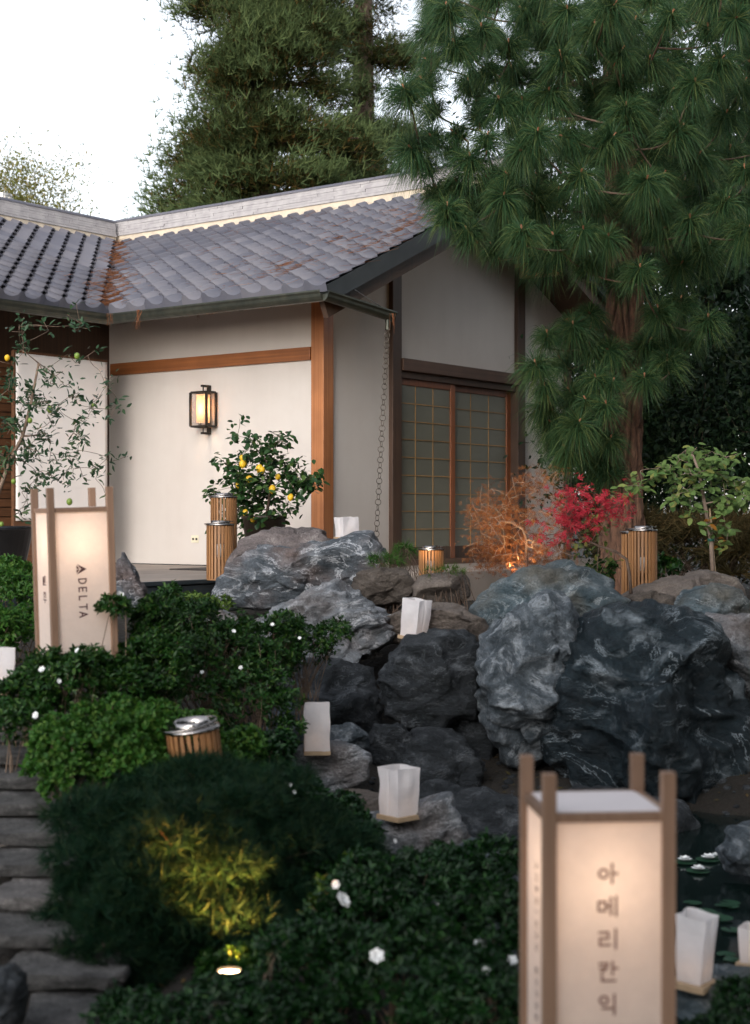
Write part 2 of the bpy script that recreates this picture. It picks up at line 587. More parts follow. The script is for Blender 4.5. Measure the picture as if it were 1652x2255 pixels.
# tiles
def mat_tile():
    m, nt, b = nodes("roof_tile")
    oi = nt.nodes.new("ShaderNodeObjectInfo")
    g = nt.nodes.new("ShaderNodeNewGeometry")
    ad = N(nt, "ShaderNodeMath", operation='ADD')
    nt.links.new(oi.outputs["Random"], ad.inputs[0]); nt.links.new(g.outputs["Random Per Island"], ad.inputs[1])
    fr = N(nt, "ShaderNodeMath", operation='FRACT'); nt.links.new(ad.outputs[0], fr.inputs[0])
    r = ramp(nt, fr.outputs[0], [(0, (.080, .081, .104)), (.5, (.098, .098, .120)), (1, (.122, .118, .138))])
    tc = nt.nodes.new("ShaderNodeTexCoord")
    n1 = N(nt, "ShaderNodeTexNoise", Scale=14, Detail=6, Roughness=.7)
    nt.links.new(g.outputs["Position"], n1.inputs["Vector"])
    mx = N(nt, "ShaderNodeMix", data_type='RGBA')
    r2 = ramp(nt, n1.outputs[0], [(.5, 0.0), (.8, .35)])
    nt.links.new(r2.outputs[0], mx.inputs["Factor"])
    nt.links.new(r.outputs[0], mx.inputs["A"]); mx.inputs["B"].default_value = (.17, .145, .14, 1)
    nt.links.new(mx.outputs["Result"], b.inputs["Base Color"])
    b.inputs["Roughness"].default_value = .6
    n2 = N(nt, "ShaderNodeTexNoise", Scale=90, Detail=4)
    nt.links.new(g.outputs["Position"], n2.inputs["Vector"])
    bump(nt, b, n2.outputs[0], .2, .004)
mat_tile()
mat_plain("ridge_tile", (.40, .375, .375), (.31, .29, .295), .75, 9, .3)
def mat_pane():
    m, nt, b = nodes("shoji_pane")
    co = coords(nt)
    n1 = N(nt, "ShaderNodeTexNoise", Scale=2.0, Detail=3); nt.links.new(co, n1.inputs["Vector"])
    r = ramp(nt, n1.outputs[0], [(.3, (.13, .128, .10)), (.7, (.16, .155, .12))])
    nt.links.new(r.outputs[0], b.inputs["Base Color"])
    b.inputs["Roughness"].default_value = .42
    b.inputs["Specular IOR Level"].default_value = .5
mat_pane()
# foliage
mat_leaf("azalea_leaf", (.007, .032, .005), (.017, .062, .009), (.05, .10, .016), .38, .22, .5)
mat_leaf("azalea_dark", (.004, .020, .005), (.008, .038, .008), (.022, .065, .014), .36, .2, .5)
mat_leaf("light_leaf", (.020, .080, .010), (.045, .125, .018), (.095, .17, .03), .45, .3, .4)
mat_leaf("juniper_leaf", (.004, .020, .010), (.009, .036, .016), (.030, .05, .016), .6, .3, .3)
mat_leaf("pine_needle", (.022, .064, .028), (.052, .108, .042), (.15, .185, .06), .45, .35, .4)
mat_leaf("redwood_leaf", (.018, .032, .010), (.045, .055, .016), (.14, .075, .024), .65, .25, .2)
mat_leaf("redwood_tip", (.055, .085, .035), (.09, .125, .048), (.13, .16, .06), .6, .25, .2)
mat_leaf("far_leaf", (.16, .18, .06), (.24, .23, .07), (.36, .26, .09), .6, .5, .2)
mat_leaf("hedge_leaf", (.007, .020, .009), (.015, .036, .014), (.035, .055, .018), .5, .2, .4)
mat_leaf("lemon_leaf", (.014, .042, .014), (.03, .075, .02), (.07, .12, .03), .32, .2, .5)
mat_leaf("lime_leaf", (.016, .045, .02), (.035, .08, .035), (.08, .12, .05), .4, .28, .5)
mat_leaf("sapling_leaf", (.085, .16, .05), (.15, .23, .07), (.26, .25, .07), .5, .3, .4)
mat_leaf("sapling_blush", (.30, .10, .02), (.36, .16, .03), (.3, .2, .04), .5, .3, .4)
mat_leaf("orange_leaf", (.16, .05, .02), (.27, .10, .035), (.32, .15, .05), .6, .35, .2)
mat_leaf("red_leaf", (.26, .010, .022), (.44, .028, .045), (.56, .07, .09), .5, .35, .3)
mat_leaf("vine_leaf", (.06, .10, .03), (.13, .15, .04), (.25, .19, .04), .5, .3, .3)
mat_leaf("dry_needle", (.14, .055, .028), (.24, .10, .05), (.30, .15, .08), .8, .1, .1)
mat_leaf("dry_brush", (.05, .045, .02), (.09, .07, .03), (.13, .085, .035), .7, .2, .2)
mat_leaf("lily_pad", (.014, .05, .028), (.025, .075, .04), None, .35, .1, .5)
mat_leaf("grass", (.05, .10, .02), (.09, .14, .03), None, .5, .3, .3)
mat_plain("petal", (.85, .85, .84), (.75, .77, .78), .6, 6, 0)
mat_plain("lemon_skin", (.78, .46, .02), (.62, .38, .02), .4, 5, .2, bscale=90)
mat_plain("lime_skin", (.18, .26, .04), (.12, .2, .03), .4, 5, .2, bscale=90)
mat_plain("bud", (.42, .2, .11), (.3, .13, .07), .7, 20, .2)
# rocks
mat_rock("rock_grey_vein", (.038, .050, .062), (.105, .120, .138), (.58, .60, .64), 1.0, 1.3, (.17, .12, .105), .05)
mat_rock("rock_pinkgrey", (.10, .085, .085), (.18, .15, .145), (.42, .38, .36), .6, 1.3, None, .04)
mat_rock("rock_pale", (.10, .112, .125), (.20, .215, .235), (.56, .57, .60), .9, 1.4, (.2, .165, .15), .06)
mat_rock("rock_blue", (.002, .007, .011), (.006, .015, .021), (.40, .46, .51), .6, .8, None, .020, .42, (1, 1, 1.6), (.6, .9, .3))
mat_rock("rock_bluegrey", (.03, .052, .064), (.09, .122, .14), (.44, .48, .50), .75, 1.2, (.13, .115, .09), .04, .6)
mat_rock("step_slate", (.05, .049, .048), (.125, .12, .118), (.22, .21, .2), .3, 2.0, None, .05, .8, (1, 1, 3), (0, 0, .3))
mat_rock("step_slate_pale", (.10, .095, .092), (.21, .195, .19), (.34, .32, .31), .4, 2.0, None, .05, .8, (1, 1, 3), (0, 0, .3))
mat_rock("rock_black", (.008, .012, .015), (.030, .035, .041), (.22, .24, .26), .5, 1.6, None, .03, .55)
mat_rock("rock_brown", (.055, .045, .038), (.11, .09, .075), (.2, .17, .15), .3, 1.6, None, .03)
mat_rock("rock_tan", (.10, .082, .07), (.17, .14, .12), (.3, .26, .22), .3, 1.0, (.12, .10, .09), .04)
mat_rock("rock_mottle", (.034, .048, .060), (.095, .115, .135), (.42, .46, .50), .7, 2.4, None, .10, .65, (1, 1, 1), bands=4.0)
mat_plain("ground", (.020, .015, .011), (.009, .008, .006), .95, 3, .7, bscale=30, bdist=.03)

# ------------------------------------------------------------------ ground and pond
CTRL = np.array([
    (0, 0, 0), (-3, 0, 0), (3, 0, 0), (0, 3, 0), (-1.2, 4, -.02), (1, 3.6, -.02), (3, 3, -.05), (-.3, 4.6, -.02),
    (-1.0, 5.0, -.10), (-1.25, 5.8, .02), (-1.5, 6.6, .17), (-1.7, 7.1, .28), (-1.86, 7.6, .40), (-2.4, 9, .74), (-3, 6, .42), (-4, 8, .8),
    (-.4, 5.4, .0), (-.7, 7, .2), (-.1, 7.6, -.05), (-.45, 8.3, .12), (-.3, 8.9, .02), (-.2, 9.5, .1), (-.9, 8.9, .45), (-1.3, 8.3, .62), (-1.2, 10, .78), (-2, 11.5, .86), (-3.2, 11, .88),
    (.15, 6.2, -.08), (.15, 7.2, -.1), (.2, 8.3, -.15), (.3, 9, -.22), (.35, 9.6, -.05), (.2, 10.1, .2), (.3, 11.5, .82),
    (.9, 5.2, -.45), (1, 6, -.5), (2, 5.4, -.5), (2, 7, -.5), (1.3, 7.5, -.5), (1.4, 8.4, -.45), (3, 7, -.45), (1.2, 9.3, -.05), (2.6, 9.8, .1), (2, 11, .7), (3, 12, .85), (5, 8, -.1), (5.5, 5, -.05), (4, 10, .4),
    (0, 13, .92), (2, 13.2, .92), (4, 14, .93), (-3, 14, .9), (-6, 11, .92), (7, 12, .93),
    (-15, 15, .95), (15, 15, .95), (0, 20, .95), (8, 20, .95), (-8, 20, .95), (0, 30, .95), (-20, 40, .95), (20, 40, .95), (0, 60, .95), (-30, 0, .1), (30, 0, .1), (0, -20, 0)], float)
def ground_z(x, y):
    x = np.asarray(x, float); y = np.asarray(y, float)
    d2 = (x[..., None] - CTRL[:, 0]) ** 2 + (y[..., None] - CTRL[:, 1]) ** 2
    w = 1 / (d2 + .02) ** 1.7
    return (w * CTRL[:, 2]).sum(-1) / w.sum(-1)
def gz(x, y): return float(ground_z(np.array([x]), np.array([y]))[0])

def make_ground():
    xs = np.unique(np.concatenate([np.array([-2500]), np.linspace(-120, -8, 15), np.linspace(-8, 8, 130), np.linspace(8, 120, 15), np.array([2500])]))
    ys = np.unique(np.concatenate([np.linspace(-40, 2, 8), np.linspace(2, 17, 130), np.linspace(17, 300, 20), np.array([1000, 2500])]))
    X, Y = np.meshgrid(xs, ys)
    Z = ground_z(X, Y)
    near = (np.abs(X) < 8) & (Y > 2) & (Y < 17)
    Z = Z + np.where(near, rng.normal(size=Z.shape) * .012, 0)
    V = np.stack([X, Y, Z], -1).reshape(-1, 3)
    nx, ny = len(xs), len(ys)
    i = np.arange(ny - 1)[:, None] * nx + np.arange(nx - 1)[None]
    F = np.stack([i, i + 1, i + nx + 1, i + nx], -1).reshape(-1, 4)
    o = link("ground", np_mesh("ground", V, F, True), M["ground"])
    tag(o, kind="structure")
make_ground()

def make_pond():
    m, nt, b = nodes("pond_water")
    b.inputs["Base Color"].default_value = (.006, .012, .011, 1)
    b.inputs["Roughness"].default_value = .06
    b.inputs["IOR"].default_value = 1.33
    co = coords(nt)
    n = N(nt, "ShaderNodeTexNoise", Scale=7, Detail=3); nt.links.new(co, n.inputs["Vector"])
    bump(nt, b, n.outputs[0], .12, .01)
    pts = [(.45, 4.9), (1.5, 4.4), (4.2, 4.4), (5.2, 6), (4.8, 9), (3, 9.6), (1.6, 9.5), (.9, 8.8), (.45, 7.2)]
    mb = MB(); mb.add([(x, y, -.13) for x, y in pts], [tuple(range(len(pts)))])
    tag(mb.build("pond_water", m), kind="structure")
make_pond()

# ------------------------------------------------------------------ house (local x = along the gable, local y = along the left wall)
HA = R(53)
D2 = Vector((math.cos(HA), math.sin(HA))); D1 = Vector((-math.sin(HA), math.cos(HA)))
HC = Vector((PX(712, 16.0), 16.0))
house = empty("house", (HC.x, HC.y, 0), (0, 0, HA), "low plaster house with grey tiled roofs, timber posts and sliding paper doors", "house")
def HW(x, y, z=0):
    p = HC + D2 * x + D1 * y
    return Vector((p.x, p.y, z))
def Hlocal(w):
    d = Vector((w[0], w[1])) - HC
    return Vector((d.dot(D2), d.dot(D1), w[2] if len(w) > 2 else 0))
FL = 1.07                      # terrace level
GW = 5.15                      # gable width
EAVE_X, RIDGE_X = -.9, 2.575
ZE, SL = 3.86, .46             # tile level at the eave, slope
RK = -.78                      # rake overhang
WY = 3.16                      # wing wall
WE = WY - .9                   # wing eave
WR = WE + (RIDGE_X - EAVE_X)   # wing ridge
def roof_z(x): return ZE + SL * (x - EAVE_X) if x < RIDGE_X else ZE + SL * (2 * RIDGE_X - x - EAVE_X)

# walls of the main wing
g = MB()
UZ = -.12                      # underside of roof deck relative to tile line
def gable_panel(x0, x1, z0):
    xs = [x0] + ([RIDGE_X] if x0 < RIDGE_X < x1 else []) + [x1]
    top = [(x, .02, roof_z(x) + UZ) for x in reversed(xs)]
    MB.poly(g, [(x0, .02, z0), (x1, .02, z0)] + top, (0, .12, 0))
gable_panel(.15, 1.177, FL - .2)
gable_panel(1.347, 3.797, 3.38)
gable_panel(3.967, 5.0, FL - .2)
wall_g = g.build("wall", M["plaster"], house)
MB().box(.0, .14, .13, WY + .4, FL + .01, ZE + .29).build("wall", M["plaster"], house)
MB().box(.02, .13, .12, WY, FL - .2, FL + .012).build("wall_base", M["fascia_dark"], house)
# posts and beams
MB().box(-.02, .15, -.02, .15, FL - .02, roof_z(.06) - .13).build("corner_post", M["post_wood"], house, bevel=.006)
MB().box(5.0, 5.15, -.02, .15, FL - .02, roof_z(5.1) - .15).build("corner_post", M["dark_wood"], house, bevel=.006)
for x0, x1 in ((1.177, 1.347), (3.797, 3.967)):
    MB().box(x0, x1, -.035, .16, FL - .02, roof_z((x0 + x1) / 2) - .16).build("door_post", M["dark_wood"], house, bevel=.006)
MB().box(1.349, 3.795, -.06, .14, 3.24, 3.377).build("door_beam", M["beam_wood_x"], house, bevel=.006)
MB().box(-.035, .0, .152, WY, 3.255, 3.392).build("wall_beam", M["beam_wood"], house, bevel=.004)
MB().box(1.349, 3.795, -.05, .14, FL - .05, FL + .06).build("door_sill", M["beam_wood_x"], house, bevel=.005)
# sliding doors
def shoji(x0, x1, y, stile_l, stile_r):
    d = empty("sliding_door"); d.parent = house
    zb, zt = FL + .06, 3.165
    s = .07
    if stile_l: MB().box(x0, x0 + .08, y, y + .04, zb, zt).build("stile", M["door_wood"], d, bevel=.004)
    if stile_r: MB().box(x1 - .09, x1, y, y + .04, zb, zt).build("stile", M["door_wood"], d, bevel=.004)
    xa, xb = x0 + (.08 if stile_l else 0), x1 - (.09 if stile_r else 0)
    MB().box(xa, xb, y + .003, y + .037, 3.09, zt).build("rail", M["door_wood"], d, bevel=.003)
    MB().box(xa, xb, y + .003, y + .037, zb, FL + .20).build("rail", M["dark_wood"], d, bevel=.003)
    z0, z1 = FL + .20, 3.09
    nr, nc = 9, 3
    cw, rh = (xb - xa) / nc, (z1 - z0) / nr
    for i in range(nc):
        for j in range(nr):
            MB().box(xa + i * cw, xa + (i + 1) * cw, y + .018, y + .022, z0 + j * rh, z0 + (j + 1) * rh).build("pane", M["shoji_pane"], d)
    for i in range(1, nc):
        MB().box(xa + i * cw - .005, xa + i * cw + .005, y + .012, y + .0175, z0, z1).build("muntin", M["muntin_wood"], d)
    for j in range(1, nr):
        MB().box(xa, xb, y + .008, y + .0115, z0 + j * rh - .005, z0 + j * rh + .005).build("muntin", M["muntin_wood"], d)
shoji(1.29, 2.50, .03, True, True)
shoji(2.44, 3.797, .075, True, True)
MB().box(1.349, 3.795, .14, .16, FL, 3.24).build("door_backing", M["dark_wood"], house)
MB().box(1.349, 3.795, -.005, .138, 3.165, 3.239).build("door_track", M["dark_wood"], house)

# wing wall with board cladding
wing = MB().box(-6, -.0, WY + .05, WY + .2, FL, 4.2).build("wing_wall", M["dark_wood"], house)
zb = FL + .06
k = 0
while zb < 3.3:
    h = .085 + .02 * random.random()
    MB().box(-4.2, -1.32, WY + .03 + random.random() * .006, WY + .049, zb, zb + h - .012).build("board", M["siding_wood"], wing)
    zb += h
# roof deck, soffit, purlins, rafters
roof = empty("roof"); roof.parent = house
def deck(pts, z_of, name):
    mb = MB()
    a = [(x, y, z_of(x, y) - .045) for x, y in pts]
    mb.poly(a, (0, 0, -.05))
    mb.build(name, M["soffit_wood"], roof)
deck([(EAVE_X + .02, RK + .04), (RIDGE_X, RK + .04), (RIDGE_X, WR), (EAVE_X + .02, WE + .02)], lambda x, y: roof_z(x), "deck")
deck([(2 * RIDGE_X - EAVE_X, RK + .04), (RIDGE_X + .002, RK + .04), (RIDGE_X + .002, WR + 3), (2 * RIDGE_X - EAVE_X, WR + 3)], lambda x, y: roof_z(x), "deck")
deck([(-6, WE + .02), (EAVE_X, WE + .02), (RIDGE_X, WR), (-6, WR)], lambda x, y: ZE + SL * (y - WE), "deck")
deck([(-6, WR + .002), (RIDGE_X, WR + .002), (RIDGE_X, WR + 3.4), (-6, WR + 3.4)], lambda x, y: ZE + SL * (2 * WR - y - WE), "deck")
for x in (-.25, .06, 1.26, RIDGE_X, 3.88, 5.07, 5.6):
    MB().box(x - .06, x + .06, RK + .11, .1, roof_z(x) - .29, roof_z(x) - .105).build("purlin", M["post_wood"], roof, bevel=.005)
yy = RK + .35
while yy < WE - .1:
    MB().bar((EAVE_X + .06, yy, roof_z(EAVE_X + .06) - .145), (.1, yy, roof_z(.1) - .145), .06, .09).build("rafter", M["dark_wood"], roof)
    yy += .42
xx = -3.6
while xx < EAVE_X - .1:
    MB().bar((xx, WE + .06, ZE + SL * .06 - .145), (xx, WY + .1, ZE + SL * 1.0 - .145), .06, .09).build("rafter", M["dark_wood"], roof)
    xx += .42
# barge boards along the rake
for (xa, xb) in ((EAVE_X - .02, RIDGE_X), (2 * RIDGE_X - EAVE_X + .02, RIDGE_X)):
    za, zb_ = ZE - .10, roof_z(RIDGE_X) - .09
    MB().bar((xa, RK - .01, za), (xb, RK - .01, zb_), .05, .17).build("rake_trim", M["barge_black"], roof)
    MB().bar((xa + .03 * (1 if xb > xa else -1), RK + .07, za - .10), (xb, RK + .07, zb_ - .10), .06, .26).build("barge_board", M["dark_wood"], roof)

# roof tiles
TW, TL = .272, .205
CA = math.atan(SL)
EXPO = TL / math.cos(CA)
def tile_mesh(name, skirt):
    n = 9
    L = EXPO + .05
    vs_, fs = [], []
    prof = []
    for k in range(n):
        t = k / (n - 1)
        if t < .32: z = .046 * math.sin(math.pi * t / .32) ** .8 if 0 < t < .32 else 0
        else: z = -.026 * math.sin(math.pi * (t - .32) / .68)
        prof.append(((t - .5) * (TW + .012), z))
    for x, z in prof: vs_.append((x, 0, z + .034))
    for x, z in prof: vs_.append((x, L, z + .006))
    for x, z in prof: vs_.append((x, .0, z + .010) if not skirt else (x, -.012, -.055))
    for k in range(n - 1):
        fs.append((k, k + 1, n + k + 1, n + k))
        fs.append((2 * n + k, 2 * n + k + 1, k + 1, k))
    me = bpy.data.meshes.new(name)
    me.from_pydata(vs_, [], fs); me.update()
    me.materials.append(M["roof_tile"])
    for p in me.polygons: p.use_smooth = len(p.vertices) == 4 and p.index % 2 == 0
    return me
TILE = tile_mesh("roof_tile", False)
EAVE = tile_mesh("eave_tile", True)
nrm_m = Vector((-math.sin(CA), 0, math.cos(CA))); s_m = Vector((math.cos(CA), 0, math.sin(CA)))
nrm_w = Vector((0, -math.sin(CA), math.cos(CA))); s_w = Vector((0, math.cos(CA), math.sin(CA)))
def mat4(W, S, Nn, o):
    return Matrix(((W.x, S.x, Nn.x, o.x), (W.y, S.y, Nn.y, o.y), (W.z, S.z, Nn.z, o.z), (0, 0, 0, 1)))
places = []
rows = int((RIDGE_X - EAVE_X) / TL) + 1
for r_ in range(rows):
    x = EAVE_X - .06 + r_ * TL
    if x > RIDGE_X - .10: break
    z = roof_z(x)
    lim = WE + (x - EAVE_X) + .1
    y = RK + TW / 2 - .03
    while y < lim:
        places.append(("m", r_, mat4(Vector((0, -1, 0)), s_m, nrm_m, Vector((x, y, z)))))
        y += TW
    # wing
    yw = WE - .06 + r_ * TL
    zz = ZE + SL * (yw - WE)
    x1 = EAVE_X + (yw - WE) - .02
    while x1 > -4:
        w = HW(x1, yw)
        if (w.x / w.y) > -.262:
            places.append(("w", r_, mat4(Vector((1, 0, 0)), s_w, nrm_w, Vector((x1, yw, zz)))))
        x1 -= TW
hm = Matrix.Translation((HC.x, HC.y, 0)) @ Matrix.Rotation(HA, 4, 'Z')
def dist(pl): return (hm @ pl[2].translation - Vector((0, 0, EYE))).length
places.sort(key=dist)
rest_v, rest_f = [], []
for i, (kind, r_, mt) in enumerate(places):
    jit = Matrix.Rotation(random.gauss(0, .008), 4, 'Z') @ Matrix.Rotation(random.gauss(0, .010), 4, 'X')
    mt = mt @ jit
    me = EAVE if r_ == 0 else TILE
    if i < 296:
        o = link("eave_tile" if r_ == 0 else "roof_tile", me, None, roof)
        o.matrix_local = mt
    else:
        n0 = len(rest_v)
        rest_v += [tuple(mt @ v.co) for v in me.vertices]
        rest_f += [tuple(q + n0 for q in p.vertices) for p in me.polygons]
if rest_v:
    me = bpy.data.meshes.new("upper_tiles"); me.from_pydata(rest_v, [], rest_f); me.update()
    tag(link("upper_tiles", me, M["roof_tile"], roof), kind="stuff")

# ridges: stacked flat tiles with a rounded cap, on a pale mortar bed
def ridge(a, b, zt, name_len=.42, skip=None):
    a, b = Vector(a), Vector(b)
    L = (b - a).length
    d = (b - a).normalized()
    s = Vector((-d.y, d.x, 0))
    MB().bar(a + Vector((0, 0, zt - .005)), b + Vector((0, 0, zt - .005)), .25, .12).build("mortar_bed", M["mortar"], roof)
    for c in range(6):
        x = -random.random() * name_len
        w = .285 - .012 * c
        z = zt + .072 + c * .034
        while x < L:
            x0, x1 = max(x, -.02), min(x + name_len - .004, L)
            if x1 - x0 > .05:
                j = random.gauss(0, .003)
                q0, q1 = a + d * x0 + s * j, a + d * x1 + s * j
                MB().bar(q0 + Vector((0, 0, z)), q1 + Vector((0, 0, z)), w, .0305).build("ridge_tile", M["ridge_tile"], roof)
            x += name_len
    x = 0
    while x < L:
        x1 = min(x + .5, L)
        mb = MB()
        pts = []
        for q in range(9):
            an = math.pi * q / 8
            pts.append((math.cos(an) * .125, math.sin(an) * .055))
        A, B = a + d * x, a + d * (x1 - .006)
        n0 = len(pts)
        va = [A + s * p[0] + Vector((0, 0, zt + .255 + p[1])) for p in pts]
        vb = [B + s * p[0] + Vector((0, 0, zt + .255 + p[1] * 1.05)) for p in pts]
        fs = [(i, i + 1, n0 + i + 1, n0 + i) for i in range(n0 - 1)] + [tuple(range(n0)), tuple(range(n0, 2 * n0))] + [(0, n0, 2 * n0 - 1, n0 - 1)]
        mb.add(va + vb, fs)
        mb.build("ridge_cap", M["roof_tile"], roof)
        x += .5
ZR = roof_z(RIDGE_X)
ridge((RIDGE_X, RK - .03, 0), (RIDGE_X, WR + .6, 0), ZR)
ridge((-1.2, WR, 0), (RIDGE_X - .20, WR, 0), ZR - .03)
# vent pipe behind the wing ridge
vp = HW(-.15, WR + .6)
vl = Hlocal(P(4, 455, 0.0 + HW(.35, WR + .9).y))
vx, vy = vl.x, vl.y
MB().lathe([(.09, 4.9), (.09, 5.62), (.13, 5.62), (.13, 5.66), (.125, 5.66), (.125, 5.84), (.135, 5.84), (.135, 5.87), (0.001, 5.90)], 20, (vx, vy)).build("vent_pipe", M["vent_steel"], roof, smooth=False)
for q in range(10):
    an = 2 * math.pi * q / 10
    MB().box(vx + .13 * math.cos(an) - .012, vx + .13 * math.cos(an) + .012, vy + .13 * math.sin(an) - .012, vy + .13 * math.sin(an) + .012, 5.67, 5.83).build("vent_fin", M["vent_steel"], roof)
# gutters
def gutter(a, b, r=.062):
    a, b = Vector(a), Vector(b)
    d = (b - a); L = d.length; d.normalize()
    s = Vector((-d.y, d.x, 0)).normalized(); u = s.cross(d) * -1
    if u.z < 0: u = -u
    pts = [(-r, .03), (-r - .012, .035), (-r - .012, .02)] + [(r * math.cos(math.pi + math.pi * q / 8), r * math.sin(math.pi + math.pi * q / 8) * 1.15) for q in range(9)] + [(r + .012, .02), (r + .012, .035), (r, .03)]
    mb = MB(); n = len(pts)
    va = [a + s * p[0] + u * p[1] for p in pts]; vb = [b + s * p[0] + u * p[1] for p in pts]
    mb.add(va + vb, [(i, i + 1, n + i + 1, n + i) for i in range(n - 1)] + [tuple(range(3, 12)), tuple(range(n + 3, n + 12))])
    o = mb.build("gutter", M["gutter_bronze"], house)
    m = o.modifiers.new("solid", 'SOLIDIFY'); m.thickness = .004
    return o
GX, GZ = EAVE_X - .10, ZE - .115
gutter((GX, RK - .04, GZ), (GX, WE - .10, GZ))
gutter((-4.6, WE - .10, GZ), (GX + .06, WE - .10, GZ))
arm_a, arm_b = (GX - .02, RK - .05, GZ - .005), (.06, RK - .07, GZ - .10)
gutter(arm_a, arm_b, .055)
MB().lathe([(.026, -.05), (.03, .07)], 12).build("gutter_outlet", M["gutter_bronze"], house, True, loc=(-.02, RK - .07, GZ - .20))
MB().tube([(-.62, RK - .02, ZE + .02), (-.02, RK - .07, GZ - .06)], .004, 6).build("stay_wire", M["steel"], house)
# power outlet on the left wall
def wall_pt(px, py):
    """photo pixel -> local point on the left wall"""
    k_ = (px - CX) / FD
    u = (k_ * HC.y - HC.x) / (D1.x - k_ * D1.y)
    Yw = HC.y + D1.y * u
    return u, PZ(py, Yw)
u, z = wall_pt(430, 1187)
MB().box(-.006, .0, u - .055, u + .055, z - .04, z + .04).build("outlet_plate", M["outlet_plastic"], house, bevel=.002)
for du in (-.025, .025):
    MB().box(-.0085, -.006, u + du - .014, u + du + .014, z - .012, z + .012).build("outlet_socket", M["mat_rubber"], house)

# terrace slabs (part of the setting)
def slab(name, x0, x1, y0, y1, z0, z1, mat):
    o = MB().box(x0, x1, y0, y1, z0, z1).build(name, M[mat], None, bevel=.008)
    o.location = (HC.x, HC.y, 0); o.rotation_euler = (0, 0, HA)
    return tag(o, kind="structure")
slab("terrace", -7, .0, -.93, WY + .1, .6, FL, "concrete")
slab("terrace_edge", -7, .0, -.955, -.931, .6, FL - .038, "fascia_dark")
slab("terrace_trim", -7, .0, -.975, -.931, FL - .036, FL + .004, "fascia_dark")
slab("doorstep", .004, 5.5, -1.55, .1, .6, FL - .004, "concrete")

# ------------------------------------------------------------------ things on the house
# rain chain
top = HW(-.02, RK - .07, GZ - .2); bot = P(824, 1195, top.y - .35); bot.z = 1.02
chain = empty("rain_chain", bot, (0, 0, 0), "chain of metal rings hanging from the gutter arm beside the doors", "rain chain")
bmr = bmesh.new()
def torus(Rr, r, n=14, k=5):
    vs_, fs = [], []
    for i in range(n):
        a = 2 * math.pi * i / n
        for j in range(k):
            b = 2 * math.pi * j / k
            vs_.append(((Rr + r * math.cos(b)) * math.cos(a), r * math.sin(b), (Rr + r * math.cos(b)) * math.sin(a)))
    for i in range(n):
        for j in range(k):
            fs.append((i * k + j, ((i + 1) % n) * k + j, ((i + 1) % n) * k + (j + 1) % k, i * k + (j + 1) % k))
    me = bpy.data.meshes.new("chain_link"); me.from_pydata(vs_, [], fs); me.update()
    me.polygons.foreach_set("use_smooth", [True] * len(fs))
    return me
ring = torus(.030, .0038); ring.materials.append(M["chain_metal"])
bmr.free()
nl = int((top - bot).length / .052)
for i in range(nl):
    t = i / (nl - 1)
    p = bot.lerp(top, t) - bot
    o = link("chain_link", ring, None, chain, p, (0, 0, R(90 * (i % 2) + 25 + random.gauss(0, 9))))

# wall lamp
u, zc = wall_pt(462, 903)
lamp_c = HW(-.10, u, zc)
lamp = empty("wall_lantern", HW(0, u, zc), (0, 0, HA), "lit black metal box lantern on the plaster wall", "wall lamp")
lw, ld, lh = .12, .075, .187
bar = .011
def frame_bars(mb, hx, hy, hz, t, cx=0):
    for sx in (-1, 1):
        for sy in (-1, 1):
            mb.box(cx + sx * hx - t, cx + sx * hx + t, sy * hy - t, sy * hy + t, -hz, hz)
    for sz in (-1, 1):
        for sx in (-1, 1):
            mb.box(cx + sx * hx - t, cx + sx * hx + t, -hy + t, hy - t, sz * hz - t, sz * hz + t)
        for sy in (-1, 1):
            mb.box(cx - hx + t, cx + hx - t, sy * hy - t, sy * hy + t, sz * hz - t, sz * hz + t)
    return mb
frame_bars(MB(), ld, lw, lh, bar, -.105).build("cage", M["black_metal"], lamp)
MB().box(-.022, -.001, -.026, .026, -.27, .27).build("back_plate", M["black_metal"], lamp, bevel=.002)
for s in (-1, 1):
    MB().box(-.125, -.022, -.02, .02, s * .26 - .012, s * .26 + .012).build("arm", M["black_metal"], lamp)
    MB().tube([(-.105, 0, s * .25), (-.105, 0, s * .19)], .007, 8).build("rod", M["black_metal"], lamp)
MB().box(-.105 - ld + .004, -.105 - ld + .007, -lw + .012, lw - .012, -lh + .012, lh - .012).build("glass", M["lamp_glass"], lamp)
for s in (-1, 1):
    MB().box(-.105 - ld + .012, -.105 + ld - .012, s * (lw - .006) - .0015, s * (lw - .006) + .0015, -lh + .012, lh - .012).build("glass", M["lamp_glass"], lamp)
sh = MB()
hx, hy, hz = .042, .06, .145
for s in (-1, 1):
    sh.box(-.105 + s * hx - .001, -.105 + s * hx + .001, -hy, hy, -hz, hz)
    sh.box(-.105 - hx + .001, -.105 + hx - .001, s * hy - .001, s * hy + .001, -hz, hz)
sh.box(-.105 - hx - .004, -.105 + hx + .004, -hy - .004, hy + .004, hz + .0005, hz + .02)
sh.build("inner_shade", M["lamp_mesh"], lamp)
MB().lathe([(.001, -.055), (.016, -.045), (.024, -.015), (.02, .02), (.011, .045), (.001, .05)], 12).build("bulb", M["bulb"], lamp, True, loc=(-.105, 0, -.02))
pl = bpy.data.lights.new("lamp_glow", 'POINT'); pl.energy = 3.2; pl.color = (1, .76, .52); pl.shadow_soft_size = .03
po = bpy.data.objects.new("lamp_glow", pl); COL.objects.link(po); po.parent = lamp; po.location = (-.105, 0, .03)

